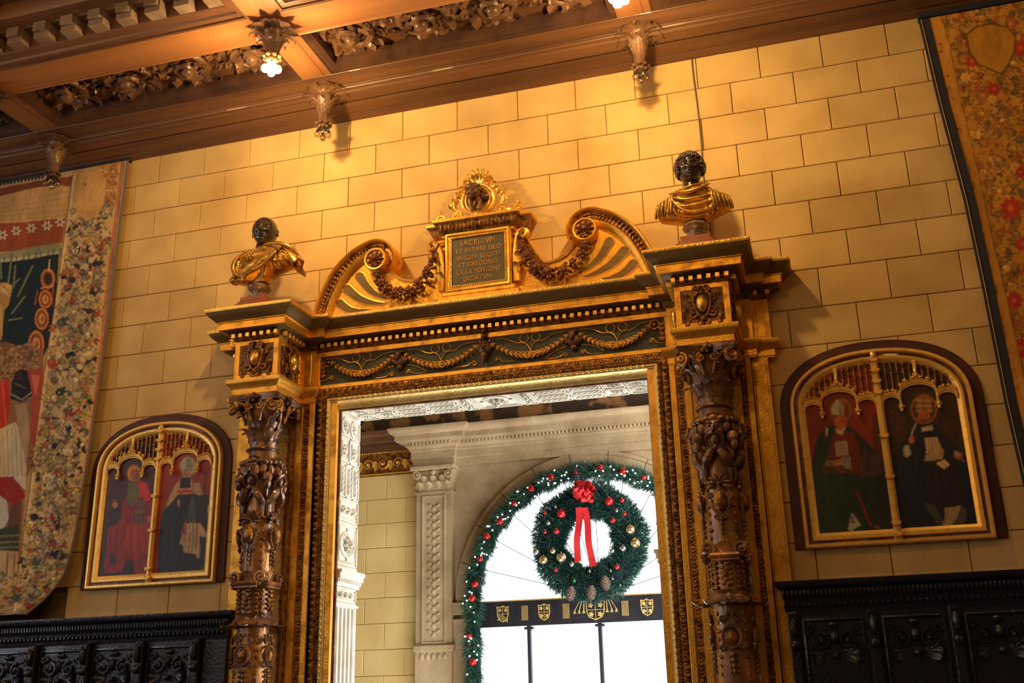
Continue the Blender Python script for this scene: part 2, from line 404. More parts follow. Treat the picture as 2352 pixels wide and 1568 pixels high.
# ================================================================ THE SETTING
# back wall with the doorway, faced with stone blocks
DH, DW = 3.62, 1.115                    # door opening height, half width
mb = MB()
for (x0,x1,z0,z1) in ((-4,A-DW-.06,0,6.3),(A+DW+.06,9.5,0,6.3),(A-DW-.06,A+DW+.06,DH+.04,6.3)):
    mb.box(x0,x1,.011,.38,z0,z1)
wall = obj('wall_back', mb, 'joint', kind='structure', ang=None)
DU = {-.5:.095,0:.071,.5:.047,1:.027,1.5:-.019,2:-.042,2.5:-.044,3:-.044,3.5:-.042,4:-.056,4.5:-.053,5:-.056,5.5:-.061,6:-.052,6.5:-.002,7:.028,7.5:.035,8:.03,8.5:.024,9:.031,9.5:.047,10:.05,10.5:.055,11:.038,11.5:.028,12:-.004,12.5:-.011,13:-.031,13.5:-.037}
DZ = [-.0049,-.0043,-.0002,.0054,.0016,.0063,.0107,-.0052,-.0095]
bb = MB(); bb.box(0,1,0,.014,0,1,0)
def block_mesh(name, m, w, h, gap=.0045, ch=.004):
    b = MB(); b.box(gap/2, w-gap/2, 0, .014, gap/2, h-gap/2, ch); return mesh(name, b, m, None)
bm0 = block_mesh('stone_block', 'stone', .444, .25)
def zline(r): return 5.73 - .25*r + (DZ[r] if 0 <= r < 9 else 0)
def xj(u): return (u + DU.get(u, .09 if u < 0 else -.04))*.4443
nblk = 0
for r in range(0, 16):
    zt = zline(r-1) if r else 5.985
    zb = zline(r); half = 0 if r % 2 == 0 else -.5
    for k in range(-1, 16):
        u0 = k+half; u1 = u0+1; x0, x1 = xj(u0), xj(u1)
        if x1 < -.45 or x0 > 6.5: continue
        zc = (zt+zb)/2
        if x0 > A-1.80 and x1 < A+1.80 and zc < 4.02: continue
        if zc < 4.15 and x0 < A+1.7 and x1 > A-1.7:                # cut blocks beside the doorway
            if x0 < A-1.7: x1 = A-1.7
            else: x0 = A+1.7
        if x1-x0 < .03: continue
        o = put('stone_block', bm0, wall, (x0, -.003-random.random()*.0015, zb), scale=((x1-x0)/.444, 1, (zt-zb)/.25)); nblk += 1
def shell(name, x0,x1,y0,y1,z0,z1, m='hall'):
    b = MB(); b.box(x0,x1,y0,y1,z0,z1); return obj(name, b, m, kind='structure', ang=None)
shell('wall_left', -6.1,-6,-14,.4,0,6.3); shell('wall_right', 9.4,9.5,-14,0,0,6.3); shell('wall_front', -6,9.5,-14.1,-14,0,6.3)
mbx = MB(); mbx.box(-6,-4,.011,.38,0,6.3); obj('wall_back_end', mbx, 'hall', wall, ang=None)
shell('floor', -6,9.5,-14,6,-.1,0,'floor')
# ---------------------------------------------------------------- wooden cornice and coffered ceiling
ceil = root('ceiling', (0,0,6.1), kind='structure')
XL, XR = -3.2, 9.4
def run(name, prof, m, x0=XL, x1=XR, parent=ceil):
    b = MB(); b.sweep([(x0,0),(x1,0)], prof); return obj(name, b, m, parent)
run('cornice_moulding', [(0,5.972),(.022,5.972),(.034,5.982),(.05,5.986),(.062,5.998),(.10,6.0),(.112,6.01),(.16,6.012),(.178,6.02),(.178,6.06),(0,6.10)], 'wood', parent=ceil)
run('cornice_moulding', [(0,6.06),(.185,6.06),(.198,6.05),(.198,6.022),(.23,6.024),(.244,6.034),(.29,6.036),(.305,6.05),(.33,6.052),(.335,6.064),(.345,6.064),(.35,6.10),(0,6.12)], 'wood', parent=ceil)
run('cornice_moulding', [(0,6.10),(.352,6.10),(.352,6.074),(.43,6.078),(.452,6.094),(.47,6.096),(.478,6.108),(.49,6.11),(.505,6.13),(.505,6.28),(0,6.28)], 'wood', parent=ceil)
P0, PITCH = -.73, 2.42
BX = [P0 + PITCH*k for k in range(-1, 5)]
for bx in BX:
    b = MB(); b.box(bx-.13,bx+.13,-8,-.46,6.10,6.3); cb = obj('cross_beam', b, 'woody', ceil, ang=None)
    b = MB()
    b.box(bx+.063,bx+.066,-1.02,-.47,6.0985,6.1)
    for s in (-1,1):
        b.tube([(bx+s*.128,-.48,6.104),(bx+s*.128,-1.0,6.104)], .008, 6)
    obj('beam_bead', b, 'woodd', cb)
for (ya, yb) in ((-1.0,-1.27),(-3.75,-3.48),(-6.3,-6.0)):
    b = MB(); b.box(XL,XR,min(ya,yb),max(ya,yb),6.097,6.3); lb = obj('long_beam', b, 'woodl', ceil, ang=None)
    b = MB(); b.tube([(XL,max(ya,yb)+.004,6.102),(XR,max(ya,yb)+.004,6.102)], .010, 6); b.tube([(XL,max(ya,yb)-.03,6.098),(XR,max(ya,yb)-.03,6.098)], .005, 5)
    obj('beam_bead', b, 'woodl', lb)
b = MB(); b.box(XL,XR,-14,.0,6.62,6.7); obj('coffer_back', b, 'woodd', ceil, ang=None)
b = MB(); b.box(XL,XR,-1.05,-.4,6.235,6.3); obj('panel_back', b, 'wood', ceil, ang=None)
b = MB(); b.box(-6,9.5,-14,-8,6.12,6.2); b.box(-6,-3.2,-8,.3,6.12,6.2); obj('plain_ceiling', b, 'wood', ceil, ang=None)
rnd = random.Random(3)
for i in range(1, 5):                                   # narrow carved panels along the wall
    xa, xb = BX[i-1]+.13, BX[i]+.13-.26; w_ = xb-xa
    b = MB(); b.sweep([(xa,-1.0),(xa,-.48),(xb,-.48),(xb,-1.0)], [(0,6.1),(.02,6.11),(.035,6.14),(.045,6.145),(.05,6.24),(-.01,6.24),(-.01,6.1)], closed=True)
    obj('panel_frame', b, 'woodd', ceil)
    b = MB(); n = 4
    for k in range(n):
        cx = xa + w_*(k+.5)/n; cy = -.745; fl = 1 if k % 2 else -1; R0 = min(.21, w_/n*.46)
        # horizontal relief: build in XZ then tip it to hang below the panel
        b.M = Matrix.Translation((cx, cy, 6.225)) @ Matrix.Rotation(radians(-90), 4, 'X') @ Matrix.Scale(-1, 4, (0,1,0))
        b.M = Matrix(((1,0,0,cx),(0,0,-1,cy),(0,1,0,6.225),(0,0,0,1)))
        b.spiral((0,0,0), R0, 1.5, .034, fl, start=0 if fl > 0 else pi, n=22, tail=None)
        b.flower((0,-.03,0), .085, 6, .5, .35, rows=2)
        for j in range(11):
            t = j/11*2*pi*fl + rnd.random()*.3; rr = R0*(.86+.14*rnd.random())
            x, z = rr*cos(t), rr*sin(t)*.95
            b.M = Matrix(((1,0,0,cx),(0,0,-1,cy),(0,1,0,6.225),(0,0,0,1))) @ Matrix.Translation((x*.8,-.005,z*.8)) @ Matrix.Rotation(-(t-pi/2)+fl*.6, 4, 'Y')
            b.leaf(.15, .10, .30, 3, 7, .01)
        for j in range(7):
            t = j/7*2*pi*fl+.4; rr = R0*.52
            b.M = Matrix(((1,0,0,cx),(0,0,-1,cy),(0,1,0,6.21),(0,0,0,1))) @ Matrix.Translation((rr*cos(t)*.7,-.02,rr*sin(t)*.7)) @ Matrix.Rotation(-(t-pi/2)-fl*.7, 4, 'Y')
            b.leaf(.11, .07, .5, 3, 7, .01)
        for e in (-1,1):
            for j in range(3):
                b.M = Matrix(((1,0,0,cx+w_/n*.5),(0,0,-1,cy+e*.12),(0,1,0,6.225),(0,0,0,1))) @ Matrix.Rotation(pi/2*(1-e)+(j-1)*.7, 4, 'Y'); b.leaf(.13, .075, .3, 3, 7, .01)
    b.M = None
    obj('carved_foliage', b, 'carve', ceil)
for i in range(0, 5):                                   # deep coffers farther from the wall
    if i+1 >= len(BX): break
    xa, xb = BX[i]+.13, BX[i+1]-.13
    for (y0, y1) in ((-3.48,-1.27),(-6.0,-3.75)):
        path = [(xa,y0),(xa,y1),(xb,y1),(xb,y0)]
        b = MB(); b.sweep(path, [(0,6.1),(.012,6.10),(.012,6.112),(.05,6.118),(.06,6.135),(.10,6.14),(.115,6.155),(.115,6.30),(0,6.30)], closed=True)
        obj('coffer_moulding', b, 'wood', ceil)
        b = MB(); b.sweep(path, [(.115,6.26),(.20,6.26),(.215,6.275),(.30,6.29),(.32,6.32),(.32,6.40),(.40,6.42),(.40,6.64),(.115,6.64)], closed=True)
        obj('coffer_moulding', b, 'wood', ceil)
        if y1 > -2:
            dm = MB(); dm.box(-.06,.06,-.09,0,0,.11); dm.box(-.05,.05,-.12,-.09,.04,.11)
            dme = bpy.data.meshes.get('coffer_dentil') or mesh('coffer_dentil', dm, 'dent', None)
            nd = int((xb-xa-.26)/.2275)
            for k in range(nd+1):
                xx = xa+.17+k*.2275
                if xx < xb-.1: put('dentil', dme, ceil, (xx, y1-.115, 6.155))
            for k in range(9):
                o = put('dentil', dme, ceil, (xa+.115, y1-.3-k*.2275, 6.155), rotz=pi/2)
# ---------------------------------------------------------------- white coffered lining of the doorway passage
door = root('door_1', (A,.2,0), kind='structure')
T0, T1 = .02, .375
mbL, mbR, mbT = MB(), MB(), MB()
mbL.box(A-DW-.05, A-DW-.012, T0,T1+.01, 0, DH+.012); mbR.box(A+DW+.012, A+DW+.05, T0,T1+.01, 0, DH+.012)
mbT.box(A-DW-.05, A+DW+.05, T0,T1+.01, DH+.012, DH+.05)
for nm, q in (('jamb_lining',mbL),('jamb_lining',mbR),('soffit_lining',mbT)): obj(nm, q, 'plaster', door, ang=None)
def panel(Mx, s0, s1, kind):
    "one coffer of the lining in local (s along, t across 0..1 -> depth, n outward)"
    b = MB(); b.M = Mx; W = T1-T0-.03; t0, t1 = .015, .015+W
    def bars(n, along):                   # raised rails round n recessed cells
        e = .010
        b.box(s0,s1,-.012,.0,t0,t0+e); b.box(s0,s1,-.012,.0,t1-e,t1)
        b.box(s0,s0+e,-.012,.0,t0,t1); b.box(s1-e,s1,-.012,.0,t0,t1)
        for k in range(1, n):
            tt = t0+(t1-t0)*k/n; b.box(s0,s1,-.012,0,tt-.008,tt+.008)
    def fr(a0,a1,c0,c1):
        b.sweep([(a0,c0),(a1,c0),(a1,c1),(a0,c1)], [(0,0),(0,-.004),(.006,-.012),(.012,-.004),(.016,0)], plane='XZ', closed=True, cap=False)
    sm, tm = (s0+s1)/2, (t0+t1)/2; hs = (s1-s0)/2
    if kind == 'ros':
        bars(1, 0)
        for tt in (t0+W*.27, t0+W*.73):
            r = min(hs*.82, W*.21)
            b.tube([(sm+r*cos(a*pi/8),-.004,tt+r*sin(a*pi/8)) for a in range(16)], .008, 5, closed=True)
            b.tube([(sm+r*.66*cos(a*pi/8),-.004,tt+r*.66*sin(a*pi/8)) for a in range(16)], .005, 5, closed=True)
            b.flower((sm,-.008,tt), r*.52, 6, .5, .4)
    elif kind == 'sq':
        bars(2, 0)
        for tt in (t0+W*.25, t0+W*.75):
            fr(s0+.028, s1-.028, tt-W*.25+.028, tt+W*.25-.028); b.flower((sm,-.008,tt), min(hs*.5,.04), 6, .5, .4)
    elif kind == 'long':
        bars(3, 0)
        for k in range(3):
            tt = t0+W*(k+.5)/3; fr(s0+.022, s1-.022, tt-W/6+.022, tt+W/6-.022)
            for j in range(5): b.blob((s0+(s1-s0)*(j+1)/6,-.010,tt), (.016,.012,.012), None, 6, 5)
            for j in range(4): b.blob((s0+(s1-s0)*(j+1.5)/6,-.006,tt), (.009,.006,.008), None, 6, 4)
    elif kind == 'ball':
        bars(1, 0); fr(s0+.022, s1-.022, t0+.02, t1-.02)
        for j in range(3): b.flower((sm,-.010,t0+W*(j+1)/4), min(.032,hs*.5), 5, .8, .5)
    elif kind == 'medal':
        bars(1, 0); fr(s0+.022, s1-.022, t0+.022, t1-.022)
        r1, r2 = hs*.56, W*.33
        b.tube([(sm+r1*cos(a*pi/12),-.006,tm+r2*sin(a*pi/12)) for a in range(24)], .009, 5, closed=True)
        b.tube([(sm+r1*.8*cos(a*pi/12),-.006,tm+r2*.8*sin(a*pi/12)) for a in range(24)], .006, 5, closed=True)
        b.flower((sm,-.012,tm), r2*.55, 7, .6, .3, rows=2)
        for e in (-1,1): b.box(sm+e*r1-.004, sm+e*r1+.004, -.012, 0, tm-.01, tm+.01) if False else b.blob((sm+e*(r1+.02),-.006,tm), (.02,.008,.01), None, 6, 4)
    return b
# jambs: s = z, n = +x (left) ; soffit: s = x, n = -z
ML = Matrix(((0,-1,0,A-DW-.012),(0,0,1,T0),(1,0,0,0),(0,0,0,1)))
MR = Matrix(((0,1,0,A+DW+.012),(0,0,1,T0),(1,0,0,0),(0,0,0,1)))
MS = Matrix(((1,0,0,A),(0,0,1,T0),(0,1,0,DH+.012),(0,0,0,1)))
JP = [(3.452,3.60,'ros'),(3.262,3.445,'sq'),(3.010,3.255,'long'),(2.842,3.003,'ball'),(2.535,2.835,'medal'),(2.290,2.385,'ball')]
for Mx in (ML, MR):
    for a, c, k in JP: obj('coffer_panel', panel(Mx, a, c, k), 'plaster', door)
    b = MB(); b.M = Mx          # impost capital and the fluted pilaster under it
    b.box(2.39,2.41,-.02,0,-.0,.37); b.box(2.41,2.44,-.03,0,-.0,.375); b.box(2.44,2.475,-.045,0,0,.385); b.box(2.475,2.50,-.055,0,0,.39)
    b.box(2.262,2.275,-.018,0,0,.37)
    for k in range(14): b.blob((2.425,-.034,.02+k*.026), (.013,.008,.009), None, 6, 4)
    obj('impost', b, 'plaster', door)
    b = MB(); b.M = Mx
    for k in range(5):
        t = .05+k*.063; b.tube([(.5,-.004,t),(2.25,-.004,t)], .011, 6)
    b.box(.3,2.262,-.006,0,.0,.022); b.box(.3,2.262,-.006,0,.333,.355)
    obj('fluted_pilaster', b, 'plaster', door)
for a, c, k in [(-1.09,-.94,'ros'),(-.93,-.775,'sq'),(-.765,-.535,'long'),(-.525,-.285,'long'),(-.275,-.165,'ball'),(-.155,.155,'medal'),(.165,.275,'ball'),(.285,.525,'long'),(.535,.765,'long'),(.775,.93,'sq'),(.94,1.09,'ros')]:
    obj('coffer_panel', panel(MS, a, c, k), 'plaster', door)
# ---------------------------------------------------------------- chapel wall beyond, with pilasters, entablature and arched window
F = 3.5; WX, WZ, WR = 2.815, 2.55, 1.27
far = None
b = MB()
arc = [(WX-WR*cos(pi*k/40), WZ+WR*sin(pi*k/40)) for k in range(41)]
b.box(-2,WX-WR,F+.012,F+.3,0,5.6); b.box(WX+WR,7.5,F+.012,F+.3,0,5.6)
top = [(x, 5.6) for x, z in arc]; n = 41
vs = [(x,F+.012,z) for x,z in arc]+[(x,F+.012,z) for x,z in top]+[(x,F+.3,z) for x,z in arc]+[(x,F+.3,z) for x,z in top]
fs = []
for i in range(40): fs += [[i,i+1,n+i+1,n+i],[2*n+i+1,2*n+i,3*n+i,3*n+i+1],[i+1,i,2*n+i,2*n+i+1]]
b.add(vs, fs)
far = obj('wall_far', b, 'lime', kind='structure', ang=None)
bm1 = block_mesh('chapel_block', 'stone2', .44, .25)
for r in range(0, 15):
    zb = 3.91-.2525*(r+1)
    for k in range(-2, 2):
        x0 = .62+.44*k+(.22 if r % 2 else 0); x1 = x0+.44
        if x0 > .98: continue
        x1 = min(x1, 1.0)
        if x1-x0 > .03: put('stone_block', bm1, far, (x0, F-.003, zb), scale=((x1-x0)/.44,1,1.01))
for r in range(0, 15):
    zb = 3.91-.2525*(r+1)
    for k in range(3):
        x0 = 4.66+.44*k; put('stone_block', bm1, far, (x0, F-.003, zb), scale=(1,1,1.01))
def pil(cx):
    w_ = .19
    b = MB(); b.box(cx-w_,cx+w_,F-.09,F+.02,2.16,3.66); p = obj('pilaster', b, 'lime', far, ang=None)
    b = MB(); b.sweep([(cx-.11,2.19),(cx-.11,3.62),(cx+.11,3.62),(cx+.11,2.19)], [(0,F-.09),(0,F-.10),(.012,F-.104),(.02,F-.09)], plane='XZ', closed=True, cap=False)
    rr = random.Random(5)
    for k in range(16):
        z = 2.26+k*.083
        b.blob((cx,F-.094,z), (.022,.012,.03), None, 6, 5)
        for s in (-1,1): b.blob((cx+s*.045,F-.092,z+.03), (.032,.01,.016), Matrix.Rotation(-s*.6,3,'Y'), 6, 5)
    obj('relief', b, 'lime', p)
    b = MB(); b.box(cx-w_-.02,cx+w_+.02,F-.12,F+.02,2.10,2.16,.008); b.box(cx-w_,cx+w_,F-.10,F+.02,0,2.10)
    for k in range(5): b.blob((cx-.12+k*.06,F-.105,2.05), (.02,.012,.03), None, 6, 5)
    obj('pedestal', b, 'lime', p, ang=None)
    b = MB(); b.box(cx-w_-.015,cx+w_+.015,F-.11,F+.02,3.655,3.675)
    b.prism([(cx-w_+.02,3.675),(cx+w_-.02,3.675),(cx+w_+.03,3.90),(cx-w_-.03,3.90)], F-.10, F+.02, .01)
    for k in range(4):
        b.M = Matrix.Translation((cx-.15+k*.10,F-.10,3.675)); b.leaf(.13,.10,.35,3,7)
    for k in range(3):
        b.M = Matrix.Translation((cx-.10+k*.10,F-.10,3.72)); b.leaf(.15,.09,.35,3,7)
    b.M = None
    for s in (-1,1): b.spiral((cx+s*.165,F-.13,3.85), .05, 1.4, .014, -s, start=pi/2)
    b.blob((cx,F-.13,3.87), (.03,.02,.03))
    b.box(cx-w_-.05,cx+w_+.05,F-.16,F+.02,3.90,3.94,.006)
    obj('capital', b, 'lime', p)
pil(1.185); pil(2*WX-1.185)
EP = [(.92,F+.02),(.96,F-.09),(1.40,F-.09),(1.40,F-.03),(2*WX-1.40,F-.03),(2*WX-1.40,F-.09),(2*WX-.96,F-.09),(2*WX-.92,F+.02)]
EP[0] = (.96,F+.02); EP[-1] = (2*WX-.96,F+.02)
for nm, pr in (('architrave', [(-.02,3.94),(.01,3.94),(.01,4.02),(.022,4.025),(.022,4.10),(.035,4.11),(.035,4.125),(-.02,4.125)]),
               ('cornice', [(-.02,4.125),(.04,4.125),(.055,4.15),(.075,4.155),(.075,4.185),(.13,4.20),(.155,4.205),(.155,4.255),(.175,4.262),(.205,4.29),(.215,4.31),(.215,4.33),(-.02,4.33)])):
    b = MB(); b.sweep(EP, pr); obj(nm, b, 'lime', far)
b = MB()
for k in range(70):
    x = 1.44+k*.0405
    if x < 2*WX-1.44: b.blob((x,F-.03-.085,4.178), (.013,.014,.020), None, 6, 5)
for k in range(11): b.blob((.98+k*.0405,F-.09-.085,4.178), (.013,.014,.020), None, 6, 5)
obj('egg_moulding', b, 'lime', far, kind='stuff')
# gilded frieze and cornice on the yellow part of the chapel wall
b = MB(); b.sweep([(-1.5,F),(.97,F)], [(-.01,3.91),(.02,3.91),(.02,3.93),(.012,3.94),(.012,4.13),(.03,4.14),(.03,4.16),(-.01,4.16)]); g_ = obj('gilded_frieze', b, 'golda', far)
b = MB()
for k in range(7):
    cx = -.1+k*.17
    b.spiral((cx,F-.018,4.03), .06, 1.3, .010, 1 if k % 2 else -1, start=0, n=18)
    b.M = Matrix.Translation((cx+.085,F-.015,3.96)); b.leaf(.13,.075,.15,3,7); b.M = None
for k in range(60): b.blob((-.3+k*.021,F-.03,4.150), .007, None, 5, 4)
b.tube([(-1.5,F-.024,3.925),(.97,F-.024,3.925)], .008, 6)
obj('gilded_relief', b, 'goldb', g_)
b = MB(); b.sweep([(-1.5,F),(.97,F)], [(-.01,4.16),(.03,4.16),(.03,4.20),(.05,4.205),(.05,4.25),(.08,4.26),(.09,4.31),(.12,4.33),(.13,4.37),(-.01,4.37)]); obj('wooden_cornice', b, 'wood', far)
# archivolt, voussoirs and imposts
for k in range(11):
    a0, a1 = pi*k/11+.0012, pi*(k+1)/11-.0012; b = MB(); pts = []
    for j in range(7):
        a = a0+(a1-a0)*j/6; pts.append((WX-WR*cos(a), WZ+WR*sin(a)))
    b.sweep(pts, [(0,F+.28),(0,F-.035),(.02,F-.04),(.03,F-.05),(.10,F-.05),(.108,F-.062),(.118,F-.06),(.13,F-.05),(.145,F-.05),(.155,F-.02),(.155,F+.02)], plane='XZ'); obj('voussoir', b, 'lime', far)
for s in (-1,1):
    b = MB(); xx = [WX+s*WR, WX+s*(WR+.17)]; x0, x1 = min(xx), max(xx)
    b.box(x0-.02,x1+.01,F-.075,F+.28,2.53,2.56,.004); b.box(x0-.01,x1,F-.06,F+.28,2.44,2.53,.004); b.box(x0-.015,x1+.005,F-.065,F+.28,2.38,2.40,.004); b.box(x0,x1,F-.045,F+.28,0,2.38)
    obj('impost', b, 'lime', far, ang=None)
b = MB()
for s in (-1,1):
    b.M = Matrix.Translation((WX+s*1.02,F-.0,3.80)); b.sweep([(-.30*s,.12),(.22*s,.12),(.22*s,-.42)] if s < 0 else [(-.22,-.42),(-.22,.12),(.30,.12)], [(0,.01),(0,-.012),(.02,-.016),(.02,.01)], plane='XZ')
b.M = None
# chapel ceiling cove with painted foliage, side walls
b = MB(); b.grid(lambda u,v: (-2+9.5*u, F-.0-1.6*(1-cos(v*pi/2)), 4.36+.9*sin(v*pi/2)), 2, 10); 
cove = obj('chapel_cove', b, mat('cove_painting', (.07,.045,.03), .7, 0, (.42,.22,.085), 5.5, 4, .2, 30, thr=(.52,.60)), far, ang=60)
b = MB(); b.box(-2,7.5,.38,F-1.5,5.2,5.3); obj('chapel_ceiling', b, 'woodd', far, ang=None)
b = MB(); b.box(-2.05,-1.95,.38,F+.1,0,5.3); b.box(7.45,7.55,.38,F+.1,0,5.3); obj('chapel_side_wall', b, 'stone2', far, ang=None)
# ---------------------------------------------------------------- window: iron bars, glass, painted transom with shields
YW = F+.16
win = root('window_1', (WX,YW,2), kind='structure')
b = MB(); b.prism(arc+[(WX+WR,0.6),(WX-WR,0.6)], YW+.02, YW+.028); 
pane = obj('glass_pane', b, 'glass', win, ang=None)
for dx in (-.72,-.01,.70):
    b = MB(); b.box(WX+dx-.018,WX+dx+.018,YW-.03,YW+.02,.6,2.32,.004); b.box(WX+dx-.045,WX+dx+.045,YW-.035,YW+.02,2.285,2.31,.004); obj('mullion', b, 'iron', win, ang=None)
for k in range(1, 12):
    a = pi*k/12; b = MB()
    b.tube([(WX-.30*cos(a),YW,WZ+.02+.30*sin(a)),(WX-WR*cos(a),YW,WZ+.02+WR*sin(a))], .0035, 5); obj('glazing_bar', b, 'iron', win)
b = MB(); b.sweep(arc, [(0,YW-.03),(-.03,YW-.03),(-.03,YW+.02),(0,YW+.02)], plane='XZ'); obj('window_frame', b, 'iron', win)
b = MB(); b.box(WX-WR,WX+WR,YW-.10,YW-.04,2.315,2.555,.004); band = obj('transom_board', b, 'band', win, ang=None)
b = MB(); b.box(WX-WR,WX+WR,YW-.105,YW-.05,2.555,2.567); obj('gilt_edge', b, 'goldp', band, ang=None)
def shield_pts(cx, cz, w_, h):
    return [(cx-w_,cz+h*.9),(cx-w_*.5,cz+h*.82),(cx,cz+h),(cx+w_*.5,cz+h*.82),(cx+w_,cz+h*.9),(cx+w_*.94,cz-h*.2),(cx+w_*.7,cz-h*.7),(cx,cz-h),(cx-w_*.7,cz-h*.7),(cx-w_*.94,cz-h*.2)]
for sx in (1155,1250,1368,1487):
    cx, cz = U(sx, 1406, YW-.10); cz = 2.437; big = sx == 1368
    b = MB(); hw, hh = (.095,.10) if big else (.062,.082)
    b.sweep(shield_pts(cx,cz,hw,hh)[::-1], [(0,YW-.101),(0,YW-.106),(.010,YW-.106),(.010,YW-.101)], plane='XZ', closed=True, cap=False)
    y0, y1 = YW-.1035, YW-.100
    b.box(cx-.003,cx+.003,y0,y1,cz-hh*.95,cz+hh*.85); b.box(cx-hw,cx+hw,y0,y1,cz-.003,cz+.003)
    if sx == 1155:
        for i in range(4):
            for j in range(4):
                if (i+j) % 2 == 0: b.box(cx-.055+i*.013,cx-.043+i*.013,y0,y1,cz-.06+j*.013,cz-.048+j*.013)
        for j in range(3): b.prism([(cx+.008,cz-.020-j*.017),(cx+.05,cz-.052-j*.012),(cx+.05,cz-.060-j*.012),(cx+.008,cz-.028-j*.017)], y0, y1)
    for (dx,dz) in ((-.5,.45),(.5,.45)) + (((-.45,-.4),(.45,-.4)) if sx != 1155 else ()):
        b.flower((cx+dx*hw,y0,cz+dz*hh), .020, 5, .15, .3) if not big else b.flower((cx+dx*hw,y0,cz+dz*hh), .026, 5, .15, .3)
    if sx == 1487: b.prism([(cx-.055,cz+.06),(cx-.045,cz+.06),(cx-.006,cz+.012),(cx-.014,cz+.008)], y0, y1)
    if big:
        for s in (-1,1):
            for k in range(3):
                b.tube([(cx+s*(.13+k*.02-.02),y0,cz+.09),(cx+s*(.115+k*.045),y0,cz+.0)], .003, 4)
                b.prism([(cx+s*(.115+k*.045)-.015,cz-.03),(cx+s*(.115+k*.045)+.015,cz-.03),(cx+s*(.115+k*.045)+.004,cz+.006),(cx+s*(.115+k*.045)-.004,cz+.006)], y0, y1)
    obj('coat_of_arms', b, 'goldp', band)
for sx in (1205,1300,1436,1538):
    cx, cz = U(sx, 1406, YW-.10); cz = 2.437; b = MB()
    for k in range(5): b.box(cx-.030+k*.014,cx-.023+k*.014,YW-.103,YW-.1,cz-.07,cz+.07)
    obj('gilt_stripes', b, 'goldp', band, ang=None)
# ================================================================ THE PORTAL (one thing, fixed joinery)
portal = root('portal', (A,0,0), 'gilded and carved wooden doorway surround with columns, broken scroll pediment and inscribed tablet', 'doorway')
def mir(pts): return [(2*A-x, y) for x, y in pts[::-1]]
BODY = [(A-1.93,.02),(A-1.93,-.055),(A-1.82,-.055),(A-1.82,-.10),(A-1.71,-.10),(A-1.71,-.45),(A-1.385,-.45),(A-1.385,-.10),(A-1.275,-.10),(A-1.275,-.05)]
BODY = BODY + mir(BODY)
def eband(name, prof, m, path=BODY, parent=portal, ang=38):
    b = MB(); b.sweep(path, prof); return obj(name, b, m, parent, ang)
eband('cornice_fillet', [(-.02,4.236),(.168,4.236),(.172,4.242),(.172,4.262),(-.02,4.262)], 'goldb')
eband('cornice_cyma', [(-.02,4.178),(.112,4.178),(.118,4.186),(.130,4.196),(.150,4.212),(.160,4.226),(.162,4.236),(-.02,4.236)], 'olive')
eband('corona', [(-.02,4.122),(.100,4.122),(.100,4.168),(.108,4.172),(.108,4.178),(-.02,4.178)], 'gold')
eband('bed_moulding', [(-.02,4.068),(.020,4.068),(.020,4.100),(.036,4.102),(.060,4.116),(.078,4.119),(.078,4.122),(-.02,4.122)], 'olive')
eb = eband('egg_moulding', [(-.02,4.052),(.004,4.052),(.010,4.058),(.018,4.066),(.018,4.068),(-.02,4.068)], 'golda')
# dentils and the studs between them, one by one along every face
dm = MB(); dm.box(-.0145,.0145,-.036,0,0,.030,.002); dme = mesh('dentil', dm, 'goldb', None)
sm = MB(); sm.blob((0,-.012,.015), (.011,.012,.012), None, 8, 6); sm.blob((0,-.022,.015), .005, None, 6, 5); sme = mesh('stud', sm, 'golda')
def dent_run(x0, y0, x1, y1, ang, sparse=False):
    L_ = math.hypot(x1-x0, y1-y0); n = max(1, round((L_-.035)/.0535)); 
    for k in range(n+1):
        t = (.017+(L_-.034)*k/n)/L_; put('dentil', dme, portal, (x0+(x1-x0)*t, y0+(y1-y0)*t, 4.070), ang).matrix_parent_inverse = Matrix.Translation((-A,0,0))
        if k < n:
            t = (.017+(L_-.034)*(k+.5)/n)/L_; put('stud', sme, portal, (x0+(x1-x0)*t, y0+(y1-y0)*t, 4.070), ang)
o_ = .02
for s in (-1,1):
    q = lambda d: A+s*d
    a, c = sorted((q(1.71+o_), q(1.385-o_))); dent_run(a, -.45-o_, c, -.45-o_, 0)
    x = q(1.385-o_); dent_run(x, -.45, x, -.15, radians(90)*(1 if s < 0 else -1))
    x = q(1.71+o_); dent_run(x, -.45, x, -.15, radians(90)*(-1 if s < 0 else 1))
    a, c = sorted((q(1.93+o_), q(1.82+o_))); dent_run(a, -.055-o_, c, -.055-o_, 0)
dent_run(A-1.24, -.05-o_, A+1.24, -.05-o_, 0)
